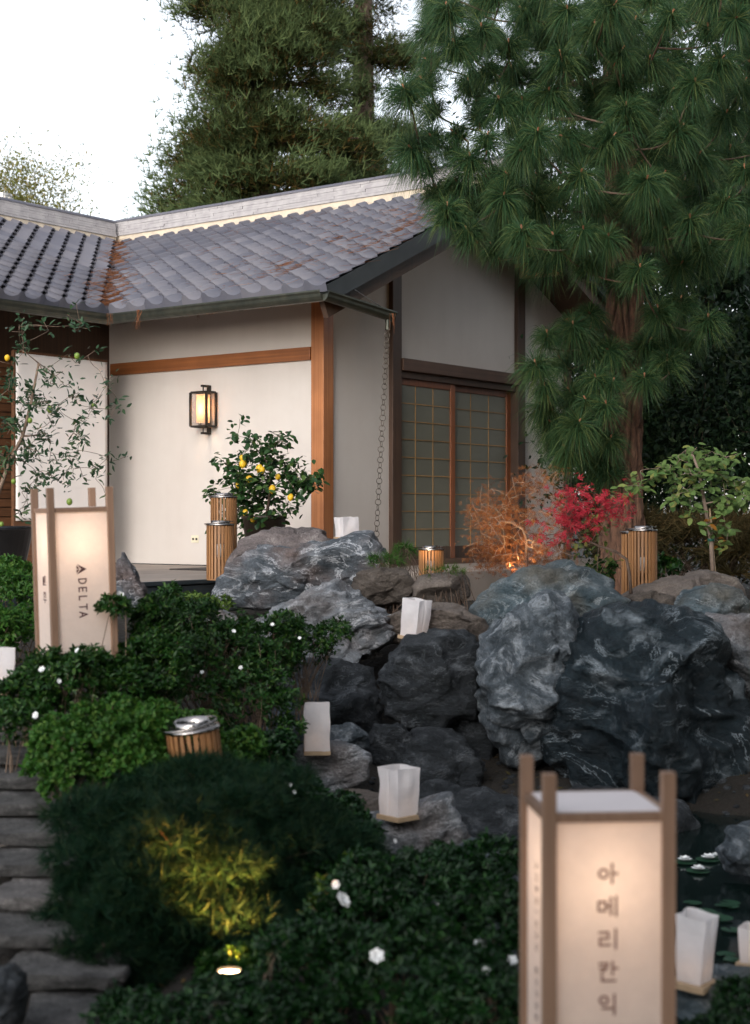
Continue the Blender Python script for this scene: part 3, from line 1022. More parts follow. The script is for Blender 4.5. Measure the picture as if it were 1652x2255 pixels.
# fabric screen on a timber panel, against the wing
screen = empty("fabric_screen", HW(-1.16, 2.7, FL), (0, 0, HA), "pale fabric stretched over a tall timber panel beside the wing wall", "screen")
MB().box(-.67, .665, .012, .05, 0, 2.30).build("timber_panel", M["siding_wood"], screen, bevel=.004)
fb = MB(); nx, nz = 30, 40
for j in range(nz + 1):
    for i in range(nx + 1):
        x = -.65 + 1.29 * i / nx; z_ = .50 + 1.77 * j / nz
        e = min(i, nx - i) / 4
        w = .004 * noise.noise((x * 2, z_ * 9 + x * 1.5, 3)) * min(1, e) + .003 * noise.noise((x * 1.2 + 4, z_ * 22 - x * 2, 1)) * min(1, e)
        fb.v.append((x, -.012 + w, z_))
for j in range(nz):
    for i in range(nx):
        q = j * (nx + 1) + i
        fb.f.append((q, q + 1, q + nx + 2, q + nx + 1))
o = fb.build("cloth", M["fabric"], screen, True)
m = o.modifiers.new("solid", 'SOLIDIFY'); m.thickness = .012; m.offset = -1
# door mat
dm = MB().box(-.45, .45, -.3, .3, 0, .012).build("door_mat", M["mat_rubber"], None, bevel=.004)
dp = HW(-.75, .75); dm.location = (dp.x, dp.y, FL + .001); dm.rotation_euler = (0, 0, HA)
tag(dm, "flat dark door mat lying on the pale terrace", "door mat")

# ------------------------------------------------------------------ boulders
def ico(sub):
    bm = bmesh.new()
    bmesh.ops.create_icosphere(bm, subdivisions=sub, radius=1)
    V = np.array([v.co[:] for v in bm.verts]); F = np.array([[v.index for v in f.verts] for f in bm.faces])
    bm.free()
    return V, F
ICO = {s: ico(s) for s in (4, 5, 6)}

def fbm(pts, freq, octv, seed):
    off = Vector((seed * 3.17, seed * 1.31, seed * 7.7))
    return np.array([noise.fractal(Vector(p) * freq + off, .9, 2.1, octv) for p in pts])
def ridged(pts, freq, seed, octv=5):
    off = Vector((seed * 2.1, seed * 5.3, seed * .7))
    return np.array([noise.ridged_multi_fractal(Vector(p) * freq + off, .95, 2.1, octv, 1.0, 2.0) for p in pts])

def boulder(name, label, outline, Y, depth, mat, seed, sub=5, facets=7, rough=.10, group=None, strata=.03, dip=(.25, .2, 1), plates=1.0):
    pts = np.array([[PX(a, Y), PZ(b, Y)] for a, b in outline])
    # polygon centroid
    x, z = pts[:, 0], pts[:, 1]; x2, z2 = np.roll(x, -1), np.roll(z, -1)
    cr = x * z2 - x2 * z; A = cr.sum() / 2
    c = np.array([((x + x2) * cr).sum(), ((z + z2) * cr).sum()]) / (6 * A)
    rel = (pts - c) * 1.05
    TH = np.linspace(-np.pi, np.pi, 181)
    RR = np.zeros(181)
    for i, th in enumerate(TH):
        d = np.array([math.cos(th), math.sin(th)])
        best = 0
        for k in range(len(rel)):
            p, q = rel[k], rel[(k + 1) % len(rel)]
            e = q - p
            den = d[0] * e[1] - d[1] * e[0]
            if abs(den) < 1e-9: continue
            t = (p[0] * e[1] - p[1] * e[0]) / den
            s = (p[0] * d[1] - p[1] * d[0]) / den
            if t > 0 and -1e-6 <= s <= 1 + 1e-6: best = max(best, t)
        RR[i] = best
    V, F = ICO[sub]
    th = np.arctan2(V[:, 2], V[:, 0])
    r = np.interp(th, TH, RR)
    cc = np.sqrt(V[:, 0] ** 2 + V[:, 2] ** 2)
    inpl = cc ** .72
    dep = np.sign(V[:, 1]) * np.abs(V[:, 1]) ** .8
    rr_ = np.stack([np.cos(th) * r * inpl, dep * depth, np.sin(th) * r * inpl], 1)
    size = float(np.sqrt(abs(A)))
    rs = np.random.default_rng(seed)
    for k in range(facets + 5):
        m = unit(rs.normal(size=3) * np.array([.8, 1, .8]))
        if abs(m[1]) < .35: m[1] = -.5; m = unit(m)
        dd = rr_ @ m
        lim = dd.max() * rs.uniform(.5, .8)
        ex = np.maximum(dd - lim, 0)
        rr_ = rr_ - m * (ex * .92 * (1 - .85 * cc ** 5))[:, None]
    nn = unit(rr_ / np.array([1, max(depth / size, .4), 1]))
    q = rr_ / size
    d1 = fbm(q, 1.5, 3, seed) * .09
    d2_ = (ridged(q * np.array([1, 1, 1.5]), 1.7, seed, 6) - 1.0) * rough * .30
    dipv = unit(np.array(dip, float))
    lay = q @ dipv + .12 * fbm(q, 2.0, 3, seed + 5)
    d3 = (np.abs(((lay * 7) % 1) - .5) - .25) * strata * 1.6
    d4 = fbm(q, 9, 4, seed + 2) * rough * .14
    # fracture plates: cells pushed in and out, with cracks along their borders
    plate = np.zeros(len(q))
    offv = Vector((seed * 1.7, seed * .9, seed * 2.3))
    for i_, p_ in enumerate(q):
        w_ = Vector((p_[0], p_[1], p_[2] * 1.5)) * 1.9 + offv
        w_ += noise.noise_vector(w_ * 1.3) * .28
        dd_, pp_ = noise.voronoi(w_)
        gap = dd_[1] - dd_[0]
        plate[i_] = (noise.cell(pp_[0] * 7.3) - .5) * .075 * min(1, gap / .10) - .030 * max(0, 1 - gap / .07)
    d4 = d4 + plate * plates
    edge = np.clip(1 - cc ** 6, .25, 1)           # keep the outline
    rr_ = rr_ + nn * ((d1 * edge + d2_ + d3 + d4) * size)[:, None]
    cen = np.array([c[0], Y, c[1]])
    me = np_mesh(name, rr_, F, True)
    o = link(name, me, M[mat], None, cen)
    return tag(o, label, "boulder", group)

G = "boulders of the rockery"
boulder("boulder", "rounded pinkish grey boulder rising behind the largest veined grey one", [(505, 1250), (530, 1190), (575, 1163), (640, 1161), (690, 1170), (745, 1185), (770, 1210), (760, 1260), (640, 1290), (540, 1290)], 12.5, .42, "rock_pinkgrey", 3)
boulder("boulder", "great grey boulder with white swirling veins at the terrace edge", [(462, 1325), (478, 1275), (515, 1232), (575, 1205), (650, 1200), (720, 1190), (775, 1172), (815, 1172), (833, 1200), (836, 1235), (832, 1275), (790, 1300), (730, 1320), (640, 1345), (545, 1348), (480, 1340)], 12.0, .5, "rock_grey_vein", 7, 6, 8, .13, strata=.05, dip=(.45, .2, 1))
boulder("boulder", "pale grey pointed boulder below the largest veined one", [(515, 1410), (560, 1370), (620, 1336), (690, 1300), (735, 1286), (762, 1300), (795, 1330), (850, 1362), (892, 1395), (886, 1420), (840, 1448), (760, 1462), (660, 1460), (560, 1440)], 10.6, .55, "rock_pale", 12, 6, 8, .11, strata=.05, dip=(-.4, .2, 1))
boulder("boulder", "small rough brown-black boulder with a green sprig on top", [(774, 1290), (786, 1256), (840, 1249), (890, 1257), (908, 1283), (906, 1318), (870, 1336), (815, 1338), (782, 1318)], 11.3, .24, "rock_brown", 21, 5, 6, .14)
boulder("boulder", "smooth rounded tan boulder in front of a slatted lantern", [(909, 1290), (924, 1269), (975, 1261), (1020, 1263), (1041, 1287), (1038, 1316), (1010, 1333), (950, 1337), (912, 1326)], 11.3, .24, "rock_tan", 25, 5, 3, .05, strata=.01, plates=.2)
boulder("boulder", "broad blue-grey boulder in front of the orange maple", [(1033, 1335), (1060, 1288), (1110, 1270), (1180, 1250), (1245, 1245), (1310, 1265), (1362, 1300), (1378, 1332), (1350, 1375), (1280, 1405), (1180, 1410), (1090, 1385), (1045, 1360)], 10.9, .5, "rock_bluegrey", 31, 5, 8, .12, strata=.06, dip=(-.5, .1, 1))
boulder("boulder", "grey upright boulder leaning on the huge dark blue one", [(1052, 1455), (1072, 1400), (1120, 1350), (1180, 1322), (1240, 1318), (1280, 1360), (1290, 1430), (1260, 1500), (1240, 1600), (1235, 1690), (1190, 1720), (1120, 1690), (1080, 1610), (1058, 1530)], 9.7, .55, "rock_mottle", 37, 6, 8, .14, strata=.04)
boulder("boulder", "huge dark blue boulder streaked with white veins above the pond", [(1210, 1560), (1230, 1430), (1290, 1360), (1340, 1333), (1420, 1343), (1500, 1372), (1565, 1402), (1610, 1450), (1645, 1540), (1665, 1640), (1650, 1730), (1540, 1780), (1380, 1790), (1260, 1760), (1215, 1680)], 9.5, .75, "rock_blue", 41, 6, 8, .13, strata=.05, dip=(.6, .3, .8))
boulder("boulder", "flat tan rock under the leaning paper bag light", [(840, 1360), (900, 1338), (1000, 1332), (1060, 1358), (1078, 1390), (1045, 1425), (940, 1432), (870, 1415)], 10.7, .40, "rock_tan", 45, 5, 5, .1)
boulder("boulder", "blocky black boulder under the flat tan rock", [(828, 1505), (850, 1448), (900, 1412), (960, 1395), (1032, 1398), (1053, 1440), (1054, 1520), (1038, 1582), (960, 1606), (890, 1606), (845, 1575)], 9.9, .42, "rock_black", 51, 5, 9, .12, strata=.05)
boulder("boulder", "dark rounded boulder with a pale patch, lowest in the rock gap", [(838, 1690), (870, 1625), (950, 1602), (1030, 1612), (1062, 1680), (1062, 1760), (1000, 1800), (900, 1800), (848, 1760)], 9.5, .40, "rock_black", 55, 5, 7, .10)
boulder("boulder", "grey boulder carrying a tall paper bag light beside the shrubs", [(594, 1662), (640, 1642), (720, 1634), (790, 1640), (817, 1665), (815, 1712), (770, 1738), (710, 1750), (655, 1738), (615, 1705)], 8.8, .30, "rock_pale", 61, 5, 8, .13)
boulder("boulder", "low grey boulder carrying the wide paper bag light", [(745, 1830), (800, 1800), (880, 1786), (940, 1770), (985, 1756), (1012, 1790), (1034, 1850), (1015, 1900), (900, 1915), (790, 1890)], 7.75, .30, "rock_pale", 65, 5, 7, .13)
boulder("boulder", "grey ledge stone squeezed between two rocks with paper bag lights", [(680, 1790), (710, 1762), (780, 1742), (850, 1748), (880, 1775), (860, 1810), (780, 1830), (700, 1820)], 8.3, .28, "rock_tan", 67, 5, 6, .1)
boulder("boulder", "low wet stone beside the dark shrub at the pond edge", [(985, 1885), (1040, 1858), (1110, 1870), (1150, 1905), (1140, 1950), (1050, 1960), (995, 1930)], 7.2, .3, "rock_mottle", 69, 5, 6, .1)
boulder("boulder", "long tan rock under the red maple's slatted lantern", [(1352, 1325), (1400, 1288), (1470, 1272), (1560, 1258), (1620, 1270), (1642, 1312), (1610, 1345), (1500, 1355), (1400, 1350)], 11.5, .35, "rock_tan", 71, 5, 5, .08)
boulder("boulder", "brown pitted rock at the foot of the red maple", [(1362, 1345), (1385, 1312), (1440, 1302), (1482, 1315), (1488, 1350), (1460, 1380), (1395, 1380)], 11.0, .25, "rock_brown", 75, 5, 5, .14)
boulder("boulder", "rounded grey rock beyond the huge dark blue one", [(1488, 1345), (1515, 1302), (1565, 1281), (1615, 1293), (1655, 1335), (1670, 1385), (1600, 1400), (1515, 1385)], 10.8, .35, "rock_bluegrey", 79, 5, 6, .09)
boulder("boulder", "pale whitish grey rock on the huge dark blue one's flank", [(1515, 1375), (1560, 1346), (1640, 1350), (1710, 1375), (1740, 1480), (1710, 1570), (1640, 1545), (1590, 1470)], 10.0, .4, "rock_pale", 83, 5, 7, .12)
boulder("boulder", "grey rock standing in the pond by the water lilies", [(1583, 1868), (1608, 1822), (1670, 1805), (1740, 1828), (1760, 1900), (1690, 1930), (1610, 1925)], 7.3, .25, "rock_mottle", 87, 5, 6, .1)
boulder("boulder", "flat stone in the pond under two paper bag lights", [(1440, 2230), (1500, 2178), (1580, 2162), (1680, 2150), (1760, 2200), (1760, 2330), (1600, 2360), (1470, 2320)], 5.45, .45, "rock_bluegrey", 91, 5, 6, .08)
boulder("boulder", "narrow dark rock leaning on the terrace edge behind a lettered lantern", [(252, 1335), (258, 1235), (270, 1216), (295, 1250), (318, 1295), (325, 1330), (290, 1350)], 11.6, .22, "rock_grey_vein", 95, 5, 6, .12)
boulder("boulder", "half-buried pale stone among the shrub leaves", [(430, 1385), (450, 1352), (490, 1345), (530, 1362), (540, 1395), (490, 1410)], 10.3, .25, "rock_pale", 97, 5, 5, .08)
boulder("boulder", "dark rock in the hollow under the pale pointed boulder", [(600, 1560), (620, 1480), (680, 1440), (760, 1440), (830, 1470), (845, 1560), (820, 1650), (700, 1670), (620, 1640)], 10.1, .35, "rock_black", 99, 5, 7, .12)
boulder("boulder", "small dark stone behind the tall paper bag light", [(690, 1640), (720, 1598), (770, 1592), (812, 1620), (815, 1650), (740, 1660)], 9.3, .2, "rock_mottle", 103, 5, 5, .1)
boulder("boulder", "black stone at the foot of the stone steps", [(-30, 2150), (10, 2135), (45, 2165), (52, 2230), (30, 2290), (-30, 2300)], 4.75, .18, "rock_black", 107, 5, 5, .08)
boulder("boulder", "dark backing rock between the black boulder and the mottled one", [(980, 1420), (1090, 1400), (1150, 1500), (1150, 1760), (1060, 1830), (940, 1800), (980, 1600)], 10.2, .3, "rock_black", 109, 5, 5, .08)

boulder("boulder", "black rock low in the gap beside the mottled upright boulder", [(960, 1830), (990, 1770), (1070, 1740), (1150, 1760), (1180, 1840), (1160, 1920), (1040, 1930), (980, 1890)], 8.5, .4, "rock_black", 113, 5, 6, .1)  # filler boulder in plain black stone
boulder("boulder", "low black rock under the huge dark blue one at the waterline", [(1200, 1790), (1290, 1740), (1420, 1745), (1520, 1770), (1560, 1840), (1500, 1890), (1320, 1890), (1220, 1860)], 8.6, .4, "rock_black", 117, 5, 6, .1)
boulder("boulder", "dark rock between the black boulder and the tall paper bag light", [(800, 1640), (830, 1590), (890, 1590), (920, 1640), (900, 1700), (830, 1710)], 9.6, .25, "rock_black", 119, 5, 6, .1)  # another filler rock of the same black stone

boulder("boulder", "black rock filling the foot of the rock gap above the low grey boulder", [(860, 1800), (890, 1745), (960, 1720), (1050, 1735), (1075, 1800), (1050, 1870), (960, 1885), (880, 1850)], 8.9, .35, "rock_black", 121, 5, 6, .1)
boulder("boulder", "dark slab behind the shrubs under the dark hollow rock", [(560, 1640), (590, 1570), (660, 1545), (700, 1590), (690, 1660), (620, 1690)], 9.6, .3, "rock_mottle", 123, 5, 6, .1)

# ------------------------------------------------------------------ stone steps
SY = [3303, 3174, 3050, 2929, 2834, 2739, 2664, 2569, 2490, 2414]       # back edge of each tread in the photo (2500 wide)
wl = [(70, 270), (15, 235), (-10, 230), (5, 225), (-30, 210), (-60, 200), (-90, 175), (-120, 150), (-140, 130), (-150, 110)]
for n in range(10):
    z = .064 * n
    Yb = 5.18 + .275 * n
    xa, xb = PX(wl[n][0], Yb), PX(wl[n][1], Yb) + .12
    rs = random.Random(100 + n)
    k = 14
    ring_ = []
    yf, yb = Yb - .33, Yb + .05
    pts = []
    for i in range(k):
        a = 2 * math.pi * i / k
        ex = abs(math.cos(a)) ** .35 * (1 if math.cos(a) > 0 else -1); ey = abs(math.sin(a)) ** .45 * (1 if math.sin(a) > 0 else -1)
        pts.append((ex * (xb - xa) / 2 * rs.uniform(.84, 1.04), ey * (yb - yf) / 2 * rs.uniform(.8, 1.08)))
    cx_, cy_ = (xa + xb) / 2, (yf + yb) / 2
    mb = MB()
    lv = [(.86, -.052), (.97, -.047), (1.01, -.028), (1.0, -.008), (.975, .0)]
    for sc_, zz in lv:
        mb.v += [(p[0] * sc_, p[1] * sc_, zz + rs.uniform(-.004, .004)) for p in pts]
    for j in range(len(lv) - 1):
        for i in range(k):
            i2 = (i + 1) % k
            mb.f.append((j * k + i, j * k + i2, (j + 1) * k + i2, (j + 1) * k + i))
    mb.v.append((0, 0, .002)); ci = len(mb.v) - 1
    for i in range(k):
        mb.f.append(((len(lv) - 1) * k + i, (len(lv) - 1) * k + (i + 1) % k, ci))
    mb.f.append(tuple(range(k)))
    o = mb.build("stone_step", M["step_slate"], None, False, loc=(cx_, cy_, z))
    sb = o.modifiers.new("sub", 'SUBSURF'); sb.levels = 3; sb.render_levels = 3; sb.subdivision_type = 'SIMPLE'
    tx = bpy.data.textures.get("stone_clouds") or bpy.data.textures.new("stone_clouds", 'CLOUDS')
    tx.noise_scale = .09
    dmod = o.modifiers.new("disp", 'DISPLACE'); dmod.texture = tx; dmod.strength = .012; dmod.texture_coords = 'GLOBAL'
    if n == 0: lb = "lowest flat stone slab of the garden steps"
    elif n == 9: lb = "topmost flat stone slab of the garden steps"
    elif n == 3: lb = "palest stone slab of the garden steps, fourth from the bottom"
    else: lb = "grey stone slab of the garden steps, %s from the bottom" % ("", "second", "third", "", "fifth", "sixth", "seventh", "eighth", "ninth")[n]
    tag(o, lb, "stone step", "garden steps")
mp = M["step_slate_pale"]
for o in bpy.data.objects:
    if o.name.startswith("stone_step") and o.get("label", "").startswith("palest"):
        o.data.materials[0] = mp

# ------------------------------------------------------------------ lettering by strokes
GL = {
 'A': [[(0, 0), (.4, 1), (.8, 0)], [(.15, .35), (.65, .35)]],
 'C': [[(.75, .82), (.5, 1), (.2, .92), (.06, .5), (.2, .08), (.5, 0), (.75, .18)]],
 'D': [[(.1, 0), (.1, 1), (.45, 1), (.74, .82), (.83, .5), (.74, .18), (.45, 0), (.1, 0)]],
 'E': [[(.7, 1), (.1, 1), (.1, 0), (.7, 0)], [(.1, .5), (.62, .5)]],
 'I': [[(.3, 0), (.3, 1)]],
 'L': [[(.1, 1), (.1, 0), (.66, 0)]],
 'M': [[(.05, 0), (.05, 1), (.4, .35), (.75, 1), (.75, 0)]],
 'N': [[(.1, 0), (.1, 1), (.7, 0), (.7, 1)]],
 'P': [[(.1, 0), (.1, 1), (.5, 1), (.7, .75), (.5, .48), (.1, .48)]],
 'R': [[(.1, 0), (.1, 1), (.5, 1), (.7, .75), (.5, .5), (.1, .5)], [(.42, .5), (.72, 0)]],
 'S': [[(.68, .85), (.4, 1), (.12, .8), (.4, .5), (.68, .22), (.4, 0), (.1, .15)]],
 'T': [[(0, 1), (.8, 1)], [(.4, 1), (.4, 0)]],
 'X': [[(.05, 0), (.75, 1)], [(.05, 1), (.75, 0)]],
 ' ': [],
 '아': ['o', (.28, .5, .2), [(.68, .03), (.68, .97)], [(.68, .5), (.92, .5)]],
 '메': [[(.06, .28), (.06, .72), (.38, .72), (.38, .28), (.06, .28)], [(.42, .5), (.62, .5)], [(.62, .08), (.62, .92)], [(.86, .03), (.86, .97)]],
 '리': [[(.1, .82), (.5, .82), (.5, .52), (.12, .52), (.12, .2), (.58, .2)], [(.84, .03), (.84, .97)]],
 '칸': [[(.1, .9), (.46, .9), (.42, .68), (.18, .45)], [(.12, .68), (.43, .68)], [(.7, .36), (.7, .97)], [(.7, .66), (.92, .66)], [(.22, .3), (.22, .05), (.82, .05)]],
 '익': ['o', (.3, .7, .18), [(.78, .42), (.78, .97)], [(.24, .3), (.78, .3), (.78, .0)]],
 '스': [[(.5, .92), (.42, .68), (.1, .42)], [(.46, .72), (.88, .42)], [(.02, .15), (.98, .15)]],
 '델': [[(.42, .9), (.1, .9), (.1, .52), (.45, .52)], [(.42, .72), (.58, .72)], [(.58, .42), (.58, .94)], [(.82, .42), (.82, .97)], [(.2, .34), (.82, .34), (.82, .19), (.2, .19), (.2, .03), (.86, .03)]],
 '타': [[(.5, .82), (.1, .82), (.1, .15), (.55, .15)], [(.1, .5), (.48, .5)], [(.72, .0), (.72, .97)], [(.72, .5), (.96, .5)]],
}
def glyph(mb, ch, ox, oz, h, wpx, stroke, turn=False, w=None):
    """strokes lie in the x,z plane facing -y; turn rotates the letter a quarter clockwise"""
    w = w or h
    def tr(a, b):
        if turn: return (ox + b * h, oz - a * w)
        return (ox + a * w, oz + b * h)
    segs = []
    it = GL[ch]
    i = 0
    while i < len(it):
        s = it[i]
        if s == 'o':
            cx_, cz_, r_ = it[i + 1]
            pl_ = [(cx_ + r_ * math.cos(2 * math.pi * q / 14), cz_ + r_ * 1.05 * math.sin(2 * math.pi * q / 14)) for q in range(15)]
            segs += list(zip(pl_[:-1], pl_[1:])); i += 2; continue
        segs += list(zip(s[:-1], s[1:])); i += 1
    for q, (p, r_) in enumerate(segs):
        a = Vector((tr(*p)[0], 0, tr(*p)[1])); b = Vector((tr(*r_)[0], 0, tr(*r_)[1]))
        d = (b - a).normalized() * stroke * .45
        off = Vector((0, -.0004 - .00006 * (q % 12), 0))
        mb.bar(a - d + off, b + d + off, stroke, .0008, up=(0, -1, 0))

# ------------------------------------------------------------------ standing paper lanterns
def paper_lantern(loc, rotz, lean, label, front, side, ink, energy, tall=.86):
    t = empty("paper_lantern", loc, (lean[0], lean[1], rotz), label, "lantern")
    s, pw = .15, .0165
    z0, z1 = .10, .10 + tall
    for sx in (-1, 1):
        for sy in (-1, 1):
            MB().box(sx * s - pw, sx * s + pw, sy * s - pw, sy * s + pw, 0, z1 + .103).build("post", M["lantern_wood"], t, bevel=.002)
    for axis in range(4):
        a = R(90 * axis)
        Mx = Matrix.Rotation(a, 4, 'Z')
        f = MB().box(-s + pw, s - pw, -s - .001, -s + .0005, z0 + .02, z1 - .018, Mx).build("paper_panel", M["lantern_paper"], t)
        MB().box(-s + pw, s - pw, -s - .010, -s + .010, z1 - .018, z1 + .004, Mx).build("rail", M["lantern_wood"], t)
        MB().box(-s + pw, s - pw, -s - .010, -s + .010, z0, z0 + .02, Mx).build("rail", M["lantern_wood"], t)
        txt = front if axis == 0 else side if axis == 3 else None
        if txt:
            marks = []
            def new_mark():
                marks.append(MB()); return marks[-1]
            txt(new_mark, z1)
            for mb in marks:
                mb.v = [tuple(Mx @ (Vector(v) + Vector((0, -s - .0015, 0)))) for v in mb.v]
                mb.build("letter", ink[0 if axis == 0 else 1], f)
    MB().box(-s + .0105, s - .0105, -s + .0105, s - .0105, z1 - .006, z1 + .005).build("top_board", M["board_white"], t)
    MB().box(-s + .0105, s - .0105, -s + .0105, s - .0105, z0 + .002, z0 + .012).build("floor_board", M["base_wood"], t)
    MB().lathe([(.001, z1 - .085), (.02, z1 - .08), (.022, z1 - .06), (.016, z1 - .045), (.015, z1 - .03), (.015, z1 - .007)], 12).build("bulb_holder", M["candle"], t, True)
    L = bpy.data.lights.new("lantern_glow", 'POINT'); L.energy = energy; L.color = (1, .81, .61); L.shadow_soft_size = .06
    lo = bpy.data.objects.new("lantern_glow", L); COL.objects.link(lo); lo.parent = t; lo.location = (0, -.01, z1 - .17)
    return t

def txt_amex(mk, z1):
    zz = z1 - .122
    for ch in "아메리칸익스":
        glyph(mk(), ch, -.029, zz - .05, .05, 0, .0055, w=.055)
        zz -= .081
def txt_amex_side(mk, z1):
    zz = z1 - .15
    for ch in "AMERICAN EXPRESS":
        if ch == ' ': zz -= .03; continue
        glyph(mk(), ch, -.012, zz, .022, 0, .003, True, w=.022)
        zz -= .030
def txt_delta(mk, z1):
    # the emblem: a split triangle pointing right, then the word, read downwards
    zt = z1 - .276
    mb = mk()
    def tri(a, b, c):
        mb.poly([(a[0], -.001, a[1]), (b[0], -.001, b[1]), (c[0], -.001, c[1])], (0, .0012, 0))
    tri((-.028, zt), (.021, zt - .026), (-.006, zt - .026)); tri((-.008, zt - .0265), (.021, zt - .0265), (-.028, zt - .052))
    tri((-.030, zt - .005), (-.030, zt - .024), (-.014, zt - .0245)); tri((-.030, zt - .028), (-.030, zt - .047), (-.014, zt - .0275))
    zz = zt - .072
    for ch in "DELTA":
        glyph(mk(), ch, -.020, zz, .037, 0, .0062, True, w=.031)
        zz -= .043 if ch != 'T' else .038
def txt_delta_side(mk, z1):
    zz = z1 - .33
    for ch in "델타":
        glyph(mk(), ch, -.026, zz, .05, 0, .006, True, w=.058)
        zz -= .082

rl = P(1310, 1770, 3.96)
paper_lantern((rl.x, rl.y, .865 - .96), R(5), (0, 0), "standing paper lantern lettered in Korean, beside the pond", txt_amex, txt_amex_side, (M["ink_brown"], M["ink"]) , .85)
ll = P(172, 1118, 7.75)
llz = PZ(1119, 7.75) - .96
paper_lantern((ll.x, ll.y, llz), R(27), (0, R(-1.9)), "standing paper lantern lettered DELTA among the azaleas", txt_delta, txt_delta_side, (M["ink"], M["ink"]), 1.0)

# ------------------------------------------------------------------ paper bag lights
def bag(px, py, Y, w, h, rot, label, tilt=(0, 0), taper=.92, seed=0, zbase=None):
    p = P(px, py, Y)
    if zbase is not None: p.z = zbase
    t = empty("paper_bag_light", p, (tilt[0], tilt[1], R(rot)), label, "paper light", "paper bag lights")
    MB().box(-w / 2 - .006, w / 2 + .006, -w / 2 - .006, w / 2 + .006, -.012, .012).build("base", M["base_wood"], t, bevel=.002)
    rs = random.Random(seed)
    mb = MB(); n = 10; k = 8
    for j in range(k + 1):
        z_ = .010 + (h - .01) * j / k
        for q in range(4 * n):
            side, f = divmod(q, n)
            f /= n
            hw = w / 2 * (taper + (1 - taper) * j / k)
            cs_ = [(-hw, -hw), (hw, -hw), (hw, hw), (-hw, hw)]
            a, b = cs_[side], cs_[(side + 1) % 4]
            x, y = a[0] + (b[0] - a[0]) * f, a[1] + (b[1] - a[1]) * f
            nn = .008 * noise.noise((x * 14 + seed, y * 14, z_ * 9)) * (1 + j / k) - (.006 if abs(f - .5) < .06 and side % 2 == 1 else 0)
            zz = z_ + (.010 * noise.noise((x * 9 + seed * 3, y * 9, 5)) if j == k else 0)
            l_ = math.hypot(x, y)
            mb.v.append((x * (1 + nn / l_), y * (1 + nn / l_), zz))
    m_ = 4 * n
    for j in range(k):
        for q in range(m_):
            mb.f.append((j * m_ + q, j * m_ + (q + 1) % m_, (j + 1) * m_ + (q + 1) % m_, (j + 1) * m_ + q))
    mb.build("bag", M["bag_paper"], t)
    MB().lathe([(.001, .012), (.02, .012), (.02, .045), (.001, .047)], 12).build("candle", M["candle"], t)
    L = bpy.data.lights.new("candle_glow", 'POINT'); L.energy = .012; L.color = (1, .6, .32); L.shadow_soft_size = .012
    lo = bpy.data.objects.new("candle_glow", L); COL.objects.link(lo); lo.parent = t; lo.location = (0, 0, .065)
    return t
bag(879, 1798, 7.62, .148, .245, 41, "wide paper bag light on the low grey boulder", seed=1)
bag(698, 1655, 8.62, .135, .268, 4, "tall wrinkled paper bag light on the grey boulder by the shrubs", seed=2, taper=1.05)
bag(911, 1404, 10.42, .145, .262, -38, "paper bag light leaning on the flat tan rock", (0, R(7)), seed=3)
bag(764, 1186, 12.25, .145, .17, 30, "paper bag light tucked behind the great veined grey boulder", seed=4)
bag(1527, 2166, 5.40, .118, .245, -35, "paper bag light on the flat pond stone nearest the tall lantern", (0, R(3)), taper=.75, seed=5)
bag(1668, 2124, 5.75, .12, .145, -30, "short paper bag light at the outer end of the flat pond stone", seed=6, taper=.8)
bag(2, 1522, 7.6, .135, .21, 10, "paper bag light at the top of the shrubs beside the steps", seed=7)
bag(-12, 1934, 6.3, .10, .13, 10, "small paper bag light beside the middle of the steps", seed=8)

# ------------------------------------------------------------------ slatted wooden lanterns
def slat_lantern(px, Y, zb_, h, label, rot=0, tilt=(0, 0), lit=False):
    t = empty("slatted_lantern", (PX(px, Y), Y, zb_), (tilt[0], tilt[1], R(rot)), label, "lantern", "slatted garden lanterns")
    r = .11
    ns = 24
    me = MB().box(-.0085, .0085, -.006, .006, .012, h - .012).mesh("slat")
    me.materials.append(M["slat_wood"])
    for k in range(ns):
        a = 2 * math.pi * k / ns
        link("slat", me, None, t, (r * math.cos(a), r * math.sin(a), 0), (0, 0, a + math.pi / 2))
    MB().lathe([(.001, 0), (r + .004, 0), (r + .004, .012), (.001, .012)], 28).build("base_disc", M["slat_wood"], t)
    MB().lathe([(r - .03, h - .012), (r + .012, h - .012), (r + .014, h - .004), (r + .008, h + .003), (r - .012, h + .004), (r - .03, h + .004), (r - .03, h - .012)], 32).build("top_ring", M["steel"], t, True)
    MB().lathe([(r - .028, h + .004), (r - .028, h + .03), (r - .032, h + .03), (r - .032, h - .01)], 32).build("collar", M["steel"], t, True)
    hp = [((r + .012) * math.cos(a) - .012, (r + .012) * math.sin(a) * .9, h + .012 + .012 * math.cos(a)) for a in [2 * math.pi * q / 20 for q in range(21)]]
    MB().tube(hp, .0045, 6, False).build("handle", M["steel"], t, True)
    for s in (-1, 1):
        MB().tube([(0, s * (r - .008), h + .004), (0, s * (r - .008), h + .026)], .006, 8).build("handle_pin", M["steel"], t)
    zc_ = h * .42
    MB().lathe([(.001, zc_ - .016), (r - .008, zc_ - .016), (r - .008, zc_ - .006), (.001, zc_ - .006)], 20).build("shelf", M["slat_wood"], t)
    MB().lathe([(.001, zc_ - .004), (.036, zc_ - .004), (.036, zc_ + .105), (.001, zc_ + .108)], 16).build("candle", M["candle"], t, True)
    MB().lathe([(.045, zc_ - .004), (.045, zc_ + .19)], 16).build("glass_chimney", M["lamp_glass"], t, True)
    return t
slat_lantern(485, 13.05, FL + .003, .475, "slatted wooden lantern at the terrace edge, shorter of the pair")
slat_lantern(493, 13.45, FL + .003, .715, "slatted wooden lantern at the terrace edge, taller of the pair", 7)
slat_lantern(950, 14.1, .945, .37, "squat slatted wooden lantern by the doorstep behind the tan boulder", 4)
